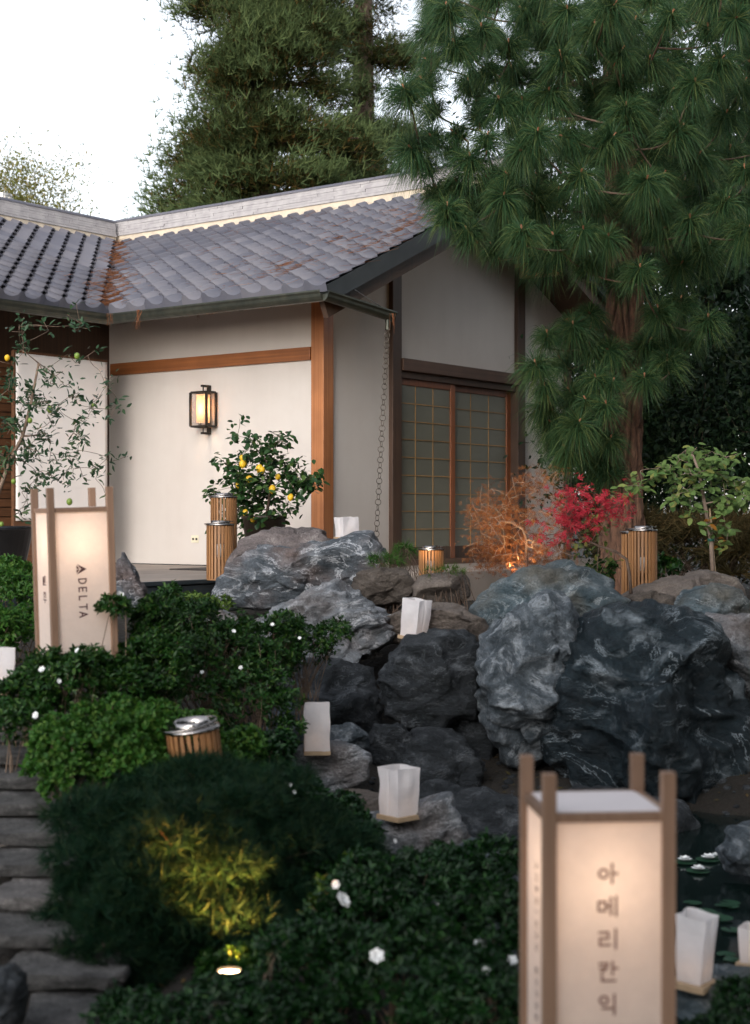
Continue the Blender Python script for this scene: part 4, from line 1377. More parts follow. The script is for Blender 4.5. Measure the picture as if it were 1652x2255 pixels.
slat_lantern(1416, 12.6, .93, .575, "slatted wooden lantern between the red maple and the sapling", 3)
slat_lantern(1399, 13.0, .93, .55, "slatted wooden lantern half hidden behind the one by the red maple", 9)
slat_lantern(450, 6.72, .235, .46, "slatted wooden lantern sunk in the clipped shrub", 12, (R(3), R(-7)))

# ------------------------------------------------------------------ spot lamps in the planting
def uplight(loc, label, aim, energy, size=60, col=(1, .62, .28), r=.045, h=.07):
    t = empty("garden_spotlight", loc, (0, 0, 0), label, "spotlight", "garden spotlights")
    MB().lathe([(.001, 0), (r * .95, 0), (r, .01), (r, h), (r * .88, h), (r * .88, h - .012)], 20).build("housing", M["black_metal"], t)
    MB().lathe([(.001, h - .010), (r * .87, h - .010)], 20).build("lens", M["lens_glow"], t)
    MB().tube([(0, 0, 0), (0, 0, -.08)], .008, 6).build("spike", M["black_metal"], t)
    L = bpy.data.lights.new("spot_beam", 'SPOT'); L.energy = energy; L.color = col; L.spot_size = R(size); L.spot_blend = .6; L.shadow_soft_size = .03
    lo = bpy.data.objects.new("spot_beam", L); COL.objects.link(lo); lo.parent = t; lo.location = (0, 0, h + .01)
    lo.rotation_euler = Vector(aim).to_track_quat('-Z', 'Y').to_euler()
    return t
q = P(505, 2168, 5.2)
uplight((q.x, q.y, .0), "lit black spotlight low in the dark juniper", (.02, .45, 1), 120, 105, (1, .40, .09))
q = P(1140, 1275, 13.7)
uplight((q.x, q.y, .97), "garden spotlight under the orange maple", (.05, .12, 1), 16, 100)
q = P(912, 1280, 13.6)
uplight((q.x, q.y, .95), "garden spotlight beside the squat slatted lantern", (.25, .25, 1), 14, 110)

# ------------------------------------------------------------------ plants
Z3 = np.array([0, 0, 1.0])

def whorls(tips, out, k, L, spread=(50, 80), wscale=1.0, T=LEAF, jit=.25):
    """k leaves round each twig tip"""
    n = len(tips)
    o = unit(out)
    ref = np.where(np.abs(o[:, 2:3]) < .9, Z3[None], np.array([[1., 0, 0]]))
    a = unit(np.cross(o, ref)); b = np.cross(o, a)
    ph0 = rng.uniform(0, 6.28, n)
    pos, ax, up, sc = [], [], [], []
    for i in range(k):
        ph = ph0 + 2 * np.pi * i / k + rng.normal(size=n) * .3
        sp = np.radians(rng.uniform(spread[0], spread[1], n))
        rad = a * np.cos(ph)[:, None] + b * np.sin(ph)[:, None]
        d = o * np.cos(sp)[:, None] + rad * np.sin(sp)[:, None] + rng.normal(size=(n, 3)) * jit * .3
        pos.append(tips + rng.normal(size=(n, 3)) * L * .15); ax.append(d); up.append(o + rng.normal(size=(n, 3)) * .25)
        sc.append(L * rng.uniform(.65, 1.15, n))
    pos, ax, up, sc = np.concatenate(pos), np.concatenate(ax), np.concatenate(up), np.concatenate(sc)
    s3 = np.stack([sc * wscale, sc, sc], 1)
    return scatter(T, pos, frames(ax, up), s3)

def mound_points(ells, n, shell=.28, lump=.16, upbias=.5, seed=0):
    """points near the skin of a union of ellipsoids (cx,cy,cz,rx,ry,rz)"""
    w = np.array([e[3] * e[4] + e[3] * e[5] + e[4] * e[5] for e in ells]); w = w / w.sum()
    P_, O_ = [], []
    for e, f in zip(ells, w):
        m = int(n * f) + 1
        d = rand_dirs(m); d[:, 2] = np.abs(d[:, 2]) * np.where(rng.random(m) < .85, 1, -.6); d = unit(d)
        lumpv = np.array([noise.noise(Vector(v) * 2.6 + Vector((seed + e[0] * 3, e[1], e[2]))) + .6 * noise.noise(Vector(v) * 6 + Vector((seed, 0, e[0]))) for v in d])
        r = (1 - shell * rng.random(m) ** 1.6) * (1 + lump * lumpv)
        p = np.array(e[:3]) + d * np.array(e[3:6]) * r[:, None]
        nn = unit(d / np.array(e[3:6]))
        P_.append(p); O_.append(unit(nn + np.array([0, 0, upbias]) + rng.normal(size=(m, 3)) * .35))
    p, o = np.concatenate(P_), np.concatenate(O_)
    keep = np.ones(len(p), bool)
    for e in ells:      # drop what lies deep inside another lobe
        q = ((p - np.array(e[:3])) / np.array(e[3:6]))
        keep &= (q ** 2).sum(1) > .42
    keep &= p[:, 2] > ground_z(p[:, 0], p[:, 1]) - .02
    return p[keep], o[keep]

FLOWER = []
def flower_mesh(pet=6, name="blossom"):
    v, f = [], []
    for ring_, (n, L, lift) in enumerate(((pet, 1.0, .25), (pet - 1, .7, .65))):
        for i in range(n):
            a = 2 * math.pi * i / n + ring_ * .5
            d = np.array([math.cos(a), math.sin(a), 0]); s = np.array([-d[1], d[0], 0])
            b = len(v)
            v += [d * .05, d * .55 * L - s * .5 * L + [0, 0, lift * .35], d * .55 * L + s * .5 * L + [0, 0, lift * .35], d * L * .92 + [0, 0, lift * .55], d * .6 * L + [0, 0, lift * .22]]
            f += [[b, b + 4, b + 1], [b, b + 2, b + 4], [b + 1, b + 4, b + 3], [b + 4, b + 2, b + 3]]
    me = np_mesh(name, np.array(v), np.array(f), True)
    me.materials.append(M["petal"])
    return me
BLOOM = flower_mesh()

def lobed(ells, n, size, seed, flat=.75):
    """break smooth ellipsoids into many overlapping clumps"""
    p, o = mound_points(ells, n, .18, .12, .3, seed)
    r = size * rng.uniform(.6, 1.35, len(p))
    core = [(e[0], e[1], e[2], e[3] * .86, e[4] * .86, e[5] * .86) for e in ells]
    return core + [(q[0], q[1], q[2], w, w, w * flat) for q, w in zip(p - o * size * .35, r)]

def shrub(name, label, ells, n, mat, k=6, L=.035, flowers=(), twigs=160, shell=.30, lump=.18, T=LEAF, spread=(45, 80), base=None, cat="shrub", wscale=1.0, seed=1, twig_r=.0035, group=None, lobe=.085):
    c = np.array(ells[0][:3]); g0 = gz(c[0], c[1])
    root = empty(name, (c[0], c[1], g0), (0, 0, 0), label, cat, group)
    org = np.array([c[0], c[1], g0])
    p, o = mound_points(lobed(ells, max(10, n // 75), lobe, seed), int(n * 1.25), shell, lump, .5, seed)
    V, F = whorls(p, o, k, L, spread, wscale, T)
    tag(link("foliage", np_mesh("foliage", V - org, F), M[mat], root), kind="stuff")
    idx = rng.choice(len(p), min(twigs, len(p)), replace=False)
    tips = p[idx]
    es = np.array(ells)
    near = ((tips[:, None, :2] - es[None, :, :2]) ** 2).sum(-1).argmin(1)
    st = es[near][:, :3].copy()
    st[:, :2] += rng.normal(size=(len(st), 2)) * .04
    st[:, 2] = np.maximum(ground_z(st[:, 0], st[:, 1]) - .02, tips[:, 2] - .42)
    V, F = bent_sticks(st - org, tips - org, twig_r * rng.uniform(.6, 1.6, len(st)), .12, 5, .08)
    tag(link("branches", np_mesh("branches", V, F), M["twig"], root), kind="stuff")
    for (px, py, Y, s) in flowers:
        q = P(px, py, Y)
        fo = link("blossom", BLOOM, None, root, Vector(q) - Vector(org), (R(rng.uniform(40, 80)), R(rng.uniform(-30, 30)), R(rng.uniform(-40, 40))))
        fo.scale = (s, s, s)
    return root

def E(px, py, Y, w, h, d=None):
    """ellipsoid from photo pixels: centre, half width, half height"""
    q = P(px, py, Y)
    return (q.x, q.y, q.z, w / FD * Y, d if d else w / FD * Y * .8, h / FD * Y)

# azaleas
shrub("azalea_shrub", "loose azalea with white blossoms in front of the DELTA lantern",
      [E(330, 1480, 7.7, 100, 90), E(150, 1500, 7.35, 125, 62), E(50, 1545, 7.3, 80, 65), E(340, 1410, 7.9, 62, 80), E(230, 1520, 7.5, 150, 62), E(262, 1340, 7.6, 28, 22), E(30, 1600, 7.0, 75, 50)], 3600, "azalea_leaf",
      flowers=[(78, 1576, 6.9, .022), (92, 1474, 7.0, .018), (262, 1312, 7.7, .03), (248, 1316, 7.72, .025), (170, 1432, 7.1, .016), (130, 1500, 6.8, .013)], twigs=120, lump=.3, seed=2)
shrub("azalea_shrub", "tall twiggy azalea between the DELTA lantern and the pale pointed boulder",
      [E(470, 1470, 8.6, 150, 130), E(390, 1400, 8.9, 90, 90), E(580, 1440, 8.9, 110, 90), E(560, 1560, 8.3, 110, 90), E(670, 1420, 9.2, 90, 50), E(370, 1340, 9.2, 50, 45)], 3900, "azalea_leaf",
      flowers=[(515, 1390, 8.2, .014), (600, 1375, 8.3, .013), (530, 1470, 8.0, .013), (660, 1405, 8.6, .012), (445, 1480, 8.0, .012)], twigs=260, lump=.35, shell=.5, seed=5)
shrub("azalea_shrub", "yellowish green azalea at the frame of the black pot, behind the DELTA lantern",
      [E(20, 1330, 9.6, 80, 80), E(60, 1400, 9.2, 70, 80), E(-40, 1420, 9.0, 80, 90), E(40, 1270, 10, 50, 40)], 1700, "light_leaf", k=6, L=.036, twigs=60, seed=8)
shrub("clipped_shrub", "rounded light green clipped shrub beside the stone steps",
      [E(240, 1675, 6.75, 165, 120), E(350, 1640, 7.0, 120, 85), E(160, 1700, 6.6, 90, 85), E(430, 1715, 6.85, 110, 70), E(510, 1655, 7.2, 55, 40)], 6500, "light_leaf", k=6, L=.027, twigs=60, lump=.2, shell=.25, T=OVAL, seed=11, spread=(35, 75))
shrub("dark_leaved_shrub", "dark glossy shrub with white buds between the sunken lantern and the rocks",
      [E(560, 1690, 7.6, 90, 70), E(640, 1760, 7.3, 90, 70), E(700, 1800, 7.0, 80, 60), E(760, 1850, 6.8, 80, 60), E(530, 1660, 7.9, 60, 50)], 2400, "azalea_dark", k=6, L=.032, flowers=[(515, 1700, 7.1, .014), (640, 1728, 6.95, .012), (648, 1745, 6.9, .012), (870, 1852, 6.5, .012)], twigs=60, seed=14, T=OVAL)
shrub("azalea_shrub", "dark azalea with scattered white blossoms between the juniper and the tall lantern",
      [E(840, 2010, 5.6, 170, 120), E(980, 1960, 5.9, 130, 90), E(1080, 2060, 5.4, 130, 120), E(700, 2160, 5.0, 150, 110), E(900, 2180, 4.9, 190, 120), E(1060, 2230, 4.7, 160, 110), E(740, 1960, 6.0, 100, 80), E(620, 2260, 4.7, 130, 80), E(1090, 1930, 6.2, 60, 60), E(420, 2270, 4.75, 150, 70), E(560, 2215, 4.9, 60, 35), E(280, 2260, 4.9, 60, 50)], 6200, "azalea_dark", k=6, L=.034,
      flowers=[(755, 1982, 5.15, .035), (740, 1948, 5.3, .018), (830, 2105, 4.75, .028), (1055, 2085, 5.0, .028), (1128, 2118, 4.85, .024), (1070, 2140, 4.7, .018), (960, 1990, 5.4, .014)], twigs=160, lump=.28, seed=17)
shrub("azalea_shrub", "small dark shrub at the pond bank below the tall lantern's pond stones",
      [E(1620, 2230, 4.9, 60, 55), E(1560, 2300, 4.7, 80, 60)], 500, "azalea_dark", k=6, L=.03, twigs=20, seed=19)

shrub("light_shrub", "yellow-lit leafy shrub around the lit spotlight", [E(545, 2120, 5.35, 62, 45, .09), E(470, 2140, 5.4, 40, 40, .08), E(590, 2170, 5.15, 40, 35, .1)], 420, "azalea_leaf", k=6, L=.03, twigs=20, seed=21, lobe=.022)
# juniper: feathery sprays
def juniper(name, label, ells, n, L, mat, seed):
    c = np.array(ells[0][:3]); g0 = gz(c[0], c[1])
    root = empty(name, (c[0], c[1], g0), (0, 0, 0), label, "shrub")
    org = np.array([c[0], c[1], g0])
    p, o = mound_points(lobed(ells, max(6, n // 240), min(.13, ells[0][3] * .4), seed, .6), n, .35, .25, .2, seed)
    parts = []
    side = unit(np.cross(o, Z3 + rng.normal(size=o.shape) * .1))
    ax = unit(o * np.array([.8, .8, .25]) + side * rng.normal(size=(len(o), 1)) * .8 + rng.normal(size=o.shape) * .3 + np.array([0, -.1, .05]))
    parts.append(scatter(FLUFF, p, frames(ax, Z3[None] + rng.normal(size=o.shape) * .35), L * rng.uniform(.6, 1.3, len(p))))
    V, F = join_np(parts)
    tag(link("foliage", np_mesh("foliage", V - org, F), M[mat], root), kind="stuff")
    nb = min(70, len(p) // 2)
    idx = rng.choice(len(p), nb, replace=False)
    st = np.tile(org + np.array([0, 0, .05]), (nb, 1)) + rng.normal(size=(nb, 3)) * np.array([.2, .12, .02])
    st[:, 2] = ground_z(st[:, 0], st[:, 1])
    V, F = bent_sticks(st - org, p[idx] - org, .006, .1, 5, .08)
    tag(link("branches", np_mesh("branches", V, F), M["bark"], root), kind="stuff")
juniper("juniper_shrub", "dark green feathery juniper spreading over the lit spotlight", [E(400, 1960, 5.9, 200, 200, .42), E(300, 1860, 6.2, 130, 130, .35), E(500, 1800, 6.3, 180, 110, .4), E(270, 2080, 5.6, 100, 130, .3), E(600, 1880, 6.2, 130, 100, .35), E(400, 1740, 6.6, 120, 70, .3), E(320, 2170, 5.45, 90, 90, .22), E(640, 2010, 5.9, 90, 100, .3), E(240, 1960, 5.9, 90, 120, .25), E(520, 2080, 5.6, 120, 70, .12), E(170, 2020, 5.75, 60, 110, .2), E(700, 1850, 6.3, 90, 60, .25)], 36000, .056, "juniper_leaf", 23)
juniper("ground_conifer", "low conifer sprig on the rough brown-black boulder", [E(850, 1240, 11.4, 40, 20, .12), E(885, 1228, 11.6, 30, 25, .12)], 160, .07, "light_leaf", 29)
juniper("ground_conifer", "low green sprig trailing over the tan boulder", [E(985, 1262, 11.2, 45, 14, .08)], 70, .06, "grass", 31)
juniper("dry_brush", "dry brown brush behind the slatted lantern by the red maple", [E(1540, 1190, 15.5, 140, 60, .6), E(1380, 1180, 15.5, 90, 60, .6), E(1640, 1230, 15, 90, 60, .5)], 1300, .20, "dry_brush", 33)

# ------------------------------------------------------------------ branching trees
def grow(base, targets, r0, sag=.0, wob=.03, attach_bias=.35, trunk=None):
    """tapered limbs: each target is joined to the nearest earlier limb"""
    paths, nodes_ = [], []
    if trunk:
        tr = [Vector(q) for q in trunk]
        paths.append((tr, [r0 * (1 - .55 * i / (len(tr) - 1)) for i in range(len(tr))]))
        for i, q in enumerate(tr): nodes_.append((q, r0 * (1 - .55 * i / (len(tr) - 1)), i))
    else:
        nodes_.append((Vector(base), r0, 0))
    ts = sorted([Vector(t) for t in targets], key=lambda t: (t - nodes_[-1][0]).length)
    for t in ts:
        best = min(nodes_, key=lambda nd: (nd[0] - t).length * (1 + attach_bias * max(0, nd[0].z - t.z + .0)) - nd[1] * 2)
        a, ra, _ = best
        L = (t - a).length
        n = max(3, int(L / .12))
        n = min(n, 8)
        pts, rr = [], []
        mid = (a + t) / 2 + Vector((random.gauss(0, wob), random.gauss(0, wob), random.gauss(0, wob) + sag)) * L * 2
        for i in range(n + 1):
            u_ = i / n
            q = a * (1 - u_) ** 2 + mid * 2 * u_ * (1 - u_) + t * u_ ** 2
            pts.append(q); rr.append(max(ra * .66 * (1 - .7 * u_), .0022))
        paths.append((pts, rr))
        for q, w in zip(pts[1:], rr[1:]): nodes_.append((q, w, 1))
    return paths, nodes_

def limbs(paths, mat, root, name="branches", n=6):
    mb = MB(); org = root.location
    for pts, rr in paths:
        mb.tube([q - org for q in pts], rr, n, True)
    o = mb.build(name, M[mat], root, True)
    return o

def leaf_meshes(T, mat, L):
    me = np_mesh("leaf", T[0] * L, T[1], True); me.materials.append(M[mat])
    return me

def place_leaf(me, root, pos, ax, up, s):
    fr = frames(np.array([ax]), np.array([up]))[0]
    o = link("leaf", me, None, root)
    mtx = Matrix(((fr[0, 0] * s, fr[0, 1] * s, fr[0, 2] * s, pos[0]), (fr[1, 0] * s, fr[1, 1] * s, fr[1, 2] * s, pos[1]), (fr[2, 0] * s, fr[2, 1] * s, fr[2, 2] * s, pos[2]), (0, 0, 0, 1)))
    o.matrix_local = mtx

def fruit_mesh(mat, name, tipn=.12):
    prof = []
    for i in range(9):
        a = math.pi * i / 8
        prof.append((max(.001, math.sin(a) * .42), -math.cos(a) * .5 - (tipn if i == 0 else 0) + (tipn * .3 if i == 8 else 0)))
    me = MB().lathe(prof, 10).mesh(name, True); me.materials.append(M[mat])
    return me

def pot(root, r0, r1, h, mat, name="pot"):
    MB().lathe([(.001, 0), (r0, 0), (r1, h), (r1 + .012, h), (r1 + .012, h + .03), (r1 - .02, h + .03), (r1 - .025, h - .02), (.001, h - .02)], 32).build(name, M[mat], root, True)
    MB().lathe([(.001, h - .012), (r1 - .022, h - .015)], 24).build("soil", M["soil"], root)

# lemon tree in a brown pot
def lemon():
    q = P(582, 1180, 14.3)
    root = empty("lemon_tree", (q.x, q.y, FL + .002), (0, 0, 0), "potted lemon tree with yellow fruit behind the pinkish boulder", "potted tree")
    pot(root, .15, .20, .52, "pot_brown")
    Y = 14.3
    tg = []
    for (px, py, n, sx, sy) in [(535, 950, 5, 12, 18), (560, 1000, 14, 25, 25), (600, 1010, 12, 25, 22), (520, 1040, 14, 25, 25), (570, 1060, 22, 35, 28), (640, 1040, 16, 28, 22), (690, 1055, 8, 14, 12), (500, 1080, 12, 20, 18), (540, 1110, 18, 35, 25), (600, 1100, 20, 35, 28), (650, 1080, 12, 22, 18), (470, 1085, 3, 8, 8), (560, 1150, 14, 30, 18), (620, 980, 6, 12, 12)]:
        for _ in range(n):
            tg.append(P(px + random.gauss(0, sx), py + random.gauss(0, sy), Y + random.gauss(0, .16)))
    base = Vector((q.x, q.y, FL + .5))
    paths, nd = grow(base, tg, .018, .02, .04, trunk=[base, P(588, 1130, Y), P(596, 1075, Y), P(594, 1010, Y)])
    limbs(paths, "bark", root)
    me = leaf_meshes(OVAL, "lemon_leaf", .072); me.name = "leaf"
    org = root.location
    cnt = 0
    extra = []
    for t in tg:
        for _ in range(9):
            pos = t + Vector((random.gauss(0, .035), random.gauss(0, .035), random.gauss(0, .03))) - org
            ax = unit(np.array([random.gauss(0, 1), random.gauss(0, 1) - .2, random.gauss(-.55, .5)]))
            up = np.array([random.gauss(0, .4), random.gauss(-.4, .4), 1])
            s = random.uniform(.75, 1.25)
            if cnt < 290 and random.random() < .19:
                place_leaf(me, root, pos, ax, up, s); cnt += 1
            else: extra.append((pos, ax, up, s * .072))
    V, F = scatter(OVAL, np.array([e[0] for e in extra]), frames(np.array([e[1] for e in extra]), np.array([e[2] for e in extra])), np.array([e[3] for e in extra]))
    tag(link("foliage", np_mesh("foliage", V, F), M["lemon_leaf"], root), kind="stuff")
    fm = fruit_mesh("lemon_skin", "lemon")
    for (px, py, s) in [(535, 1021, .085), (571, 1031, .075), (577, 1035, .07), (549, 1055, .075), (600, 1077, .08), (612, 1050, .06), (533, 1008, .055), (525, 1068, .06), (640, 1095, .07), (540, 1128, .06), (557, 1145, .055)]:
        f = link("lemon", fm, None, root, P(px, py, Y - .20) - org, (R(random.uniform(-25, 25)), R(random.uniform(-25, 25)), 0))
        f.scale = (s, s, s)
lemon()

# lime tree in a black pot on the left
def lime():
    Y = 12.6
    q = P(-18, 1240, Y)
    root = empty("lime_tree", (q.x, q.y, FL + .002), (0, 0, 0), "thin-branched citrus tree in a large glossy black pot", "potted tree")
    pot(root, .24, .335, .43, "glaze_black")
    tg = []
    ends = [(120, 830, 10), (165, 860, 10), (255, 880, 5), (95, 705, 4), (160, 690, 4), (180, 725, 5), (45, 720, 8), (175, 785, 4), (70, 880, 20), (120, 905, 14), (180, 925, 10), (100, 960, 14), (170, 970, 10), (240, 1000, 4), (60, 1000, 18), (150, 1010, 10), (205, 1050, 8), (100, 1050, 14), (70, 1080, 8), (20, 840, 14), (20, 930, 20), (10, 1010, 18), (40, 780, 10), (55, 1110, 4), (-40, 900, 20), (-60, 800, 14), (215, 880, 6), (225, 835, 2), (140, 1060, 6)]
    for (px, py, n) in ends:
        for _ in range(n): tg.append(P(px + random.gauss(0, 13), py + random.gauss(0, 15), Y + random.gauss(0, .16)))
    base = Vector((q.x, q.y, FL + .4))
    paths, nd = grow(base, tg, .021, .0, .05, .2, trunk=[base, P(-5, 1090, Y), P(20, 1020, Y - .03), P(50, 960, Y), P(70, 880, Y), P(85, 800, Y)])
    limbs(paths, "twig", root, n=5)
    org = root.location
    me = leaf_meshes(LEAF, "lime_leaf", .066)
    cnt, extra = 0, []
    for t in tg:
        for _ in range(random.choice((3, 4, 5, 6))):
            pos = t + Vector((random.gauss(0, .03), random.gauss(0, .03), random.gauss(0, .025))) - org
            ax = unit(np.array([random.gauss(.3, .9), random.gauss(-.2, .8), random.gauss(.1, .7)])); up = np.array([random.gauss(0, .5), random.gauss(-.4, .4), .8])
            s = random.uniform(.6, 1.25)
            if cnt < 290 and t.x > PX(-5, Y) and random.random() < .6: place_leaf(me, root, pos, ax, up, s); cnt += 1
            else: extra.append((pos, ax, up, s * .066))
    V, F = scatter(LEAF, np.array([e[0] for e in extra]), frames(np.array([e[1] for e in extra]), np.array([e[2] for e in extra])), np.array([e[3] for e in extra]))
    tag(link("foliage", np_mesh("foliage", V, F), M["lime_leaf"], root), kind="stuff")
    fm = fruit_mesh("lime_skin", "lime", .05); fy = fruit_mesh("lemon_skin", "ripe_lime", .05)
    for (px, py, s, m_) in [(170, 784, .058, fm), (110, 902, .06, fm), (153, 1105, .06, fm), (66, 926, .05, fm), (30, 1060, .05, fm), (110, 1152, .055, fm), (16, 788, .055, fy), (205, 892, .03, fm), (3, 1155, .05, fm)]:
        f = link("fruit", m_, None, root, P(px, py, Y - .1) - org, (R(20), R(10), 0)); f.scale = (s, s, s)
lime()

# sapling with large leaves in a nursery pot
def sapling():
    Y = 13.3
    q = P(1572, 1270, Y)
    g0 = gz(q.x, q.y)
    root = empty("leafy_sapling", (q.x, q.y, g0), (0, 0, 0), "staked sapling with broad green leaves in a black nursery pot", "potted tree")
    pot(root, .17, .20, .15, "nursery_plastic")
    tg = []
    for (px, py, n, sx, sy) in [(1530, 1000, 14, 25, 12), (1590, 1015, 14, 25, 15), (1510, 1040, 14, 20, 15), (1560, 1060, 16, 28, 18), (1620, 1060, 12, 22, 18), (1500, 1085, 8, 15, 12), (1545, 1110, 10, 22, 14), (1605, 1110, 10, 20, 14), (1640, 1090, 8, 14, 14), (1440, 1045, 9, 16, 10), (1415, 1065, 6, 12, 8), (1460, 1025, 3, 8, 6), (1380, 1085, 4, 9, 8), (1550, 1160, 6, 15, 12), (1610, 1165, 5, 14, 10), (1570, 1190, 4, 12, 10), (1480, 1100, 4, 9, 9)]:
        for _ in range(n): tg.append(P(px + random.gauss(0, sx), py + random.gauss(0, sy), Y + random.gauss(0, .14)))
    base = Vector((q.x, q.y, g0 + .12))
    paths, nd = grow(base, tg, .022, .02, .03, trunk=[base, P(1566, 1190, Y), P(1552, 1110, Y), P(1540, 1040, Y), P(1525, 1000, Y)])
    limbs(paths, "pale_bark", root)
    MB().tube([base + Vector((.03, .03, 0)) - root.location, P(1563, 1120, Y + .03) - root.location], .009, 8).build("stake", M["base_wood"], root)
    MB().lathe([(.028, 0), (.032, .012), (.028, .024)], 14).build("tie", M["tie_green"], root, loc=P(1566, 1192, Y) - root.location)
    org = root.location
    ms = [leaf_meshes(OVAL, m_, .078) for m_ in ("sapling_leaf", "sapling_leaf", "sapling_leaf", "sapling_blush")]
    cnt, extra = 0, []
    for t in tg:
        for _ in range(5):
            pos = t + Vector((random.gauss(0, .035), random.gauss(0, .035), random.gauss(0, .022))) - org
            ax = unit(np.array([random.gauss(0, 1), random.gauss(-.3, .8), random.gauss(-.35, .35)])); up = np.array([random.gauss(0, .3), random.gauss(-.5, .3), .9])
            s = random.uniform(.75, 1.25)
            red = t.z < PZ(1135, Y) and random.random() < .4 and t.x < PX(1590, Y)
            if cnt < 290 and random.random() < .42: place_leaf(ms[3] if red else ms[0], root, pos, ax, up, s); cnt += 1
            else: extra.append((pos, ax, up, s * .078))
    if extra:
        V, F = scatter(OVAL, np.array([e[0] for e in extra]), frames(np.array([e[1] for e in extra]), np.array([e[2] for e in extra])), np.array([e[3] for e in extra]))
        tag(link("foliage", np_mesh("foliage", V, F), M["sapling_leaf"], root), kind="stuff")
sapling()

def lace_tree(name, label, Y, base_px, trunk_px, clouds, per, L, mat, bark, r0, depth, droop, cat="tree", T=PALM, gbase=None, sag=0):
    q = P(base_px[0], base_px[1], Y)
    z0 = gz(q.x, q.y) if gbase is None else q.z
    root = empty(name, (q.x, q.y, z0), (0, 0, 0), label, cat)
    tg = []
    for (px, py, n, sx, sy) in clouds:
        for _ in range(n): tg.append(P(px + random.gauss(0, sx), py + random.gauss(0, sy), Y + random.gauss(0, depth)))
    base = Vector((q.x, q.y, z0 - .03))
    paths, nd = grow(base, tg, r0, sag, .05, .1, trunk=[base] + [P(a, b, Y) for a, b in trunk_px])
    limbs(paths, bark, root, n=5)
    org = np.array(root.location)
    t = np.array([list(v) for v in tg])
    t = np.repeat(t, per, 0) + rng.normal(size=(len(t) * per, 3)) * L * 1.0
    ax = rng.normal(size=(len(t), 3)) * np.array([1, .8, .5]) + np.array([0, -.2, -droop])
    V, F = scatter(T, t - org, frames(ax, rng.normal(size=(len(t), 3)) * .35 + np.array([0, -.5, .8])), L * rng.uniform(.6, 1.25, len(t)))
    tag(link("foliage", np_mesh("foliage", V, F), M[mat], root), kind="stuff")
    return root
lace_tree("weeping_maple", "small weeping maple with fine orange leaves lit from below", 14.0, (1156, 1290), [(1158, 1240), (1160, 1190), (1152, 1165), (1125, 1150), (1100, 1150)],
          [(1110, 1110, 40, 30, 20), (1160, 1075, 26, 35, 18), (1190, 1055, 14, 22, 12), (1080, 1160, 50, 25, 25), (1130, 1170, 50, 35, 28), (1070, 1220, 46, 20, 20), (1190, 1180, 40, 28, 28), (1215, 1220, 50, 25, 18), (1110, 1230, 30, 30, 15), (1050, 1120, 12, 18, 25), (1235, 1110, 16, 15, 25), (1130, 1240, 20, 30, 10)], 9, .045, "orange_leaf", "pale_bark", .022, .22, .7, T=palmate(5, .05, 150), sag=.06)
lace_tree("red_maple", "little red-leaved maple with a bent dark trunk growing from the rocks", 11.15, (1390, 1305), [(1386, 1262), (1380, 1232), (1355, 1214), (1320, 1203), (1290, 1190), (1262, 1170)],
          [(1300, 1110, 22, 28, 16), (1270, 1125, 16, 20, 14), (1330, 1120, 18, 24, 12), (1250, 1100, 8, 12, 14), (1270, 1155, 12, 18, 10), (1370, 1108, 5, 12, 8), (1225, 1185, 8, 14, 9), (1250, 1145, 6, 12, 10)], 5, .055, "red_leaf", "bark", .014, .12, .2, gbase=1, T=palmate(5, .10, 150))
lace_tree("vine_shrub", "thin shrub with yellow-green leaves under the red maple", 11.9, (1315, 1300), [(1316, 1240), (1320, 1180)],
          [(1310, 1160, 8, 14, 16), (1330, 1140, 6, 10, 12), (1290, 1200, 8, 16, 16), (1325, 1215, 6, 16, 16), (1300, 1250, 10, 22, 12), (1350, 1100, 4, 10, 8)], 3, .05, "vine_leaf", "twig", .006, .1, .3, cat="shrub", T=OVAL)
shrub("ground_plant", "low green plant tucked beside the slatted lantern by the red maple", [E(1320, 1265, 12.2, 38, 22), E(1470, 1250, 12.9, 30, 22)], 140, "azalea_leaf", k=5, L=.05, twigs=10, seed=41, cat="plant", T=OVAL)
shrub("ground_plant", "grassy tuft at the foot of the great veined grey boulder", [E(395, 1330, 11.4, 60, 16), E(450, 1335, 11.3, 50, 12)], 260, "grass", k=5, L=.045, twigs=6, seed=43, cat="plant")

# water lilies
def lily(px, py, Y, s):
    q = P(px, py, Y)
    root = empty("water_lily", (q.x, q.y, -.125), (0, 0, 0), "white water lily floating open on the dark pond", "water lily", "water lilies on the pond")
    f = link("flower", BLOOM, None, root, (0, 0, .012), (0, 0, random.random() * 3)); f.scale = (s, s, s * 1.2)
    v = [(0, 0, 0)] + [(1.5 * s * math.cos(R(15 + 330 * i / 18)), 1.5 * s * math.sin(R(15 + 330 * i / 18)), .003) for i in range(19)]
    MB().add(v, [(0, i, i + 1) for i in range(1, 19)]).build("leaf_pad", M["lily_pad"], root)
for px, Y, s in ((1508, 7.7, .042), (1538, 7.5, .04), (1560, 7.75, .042), (1578, 7.8, .03)):
    lily(px, 1890, Y, s)
for i in range(16):
    Y = random.uniform(5.9, 6.9); px = random.uniform(1500, 1690)
    s = random.uniform(.03, .055)
    v = [(0, 0, 0)] + [(s * math.cos(R(15 + 330 * j / 14)), s * math.sin(R(15 + 330 * j / 14)), .002) for j in range(15)]
    o = MB().add(v, [(0, j, j + 1) for j in range(1, 15)]).build("lily_pad", M["lily_pad"], None, loc=(PX(px, Y), Y, -.122 + .0015 * i * .1), rot=(random.gauss(0, .03), random.gauss(0, .03), random.random() * 6))
    tag(o, "round green lily pad floating on the dark pond", "lily pad", "lily pads on the pond")

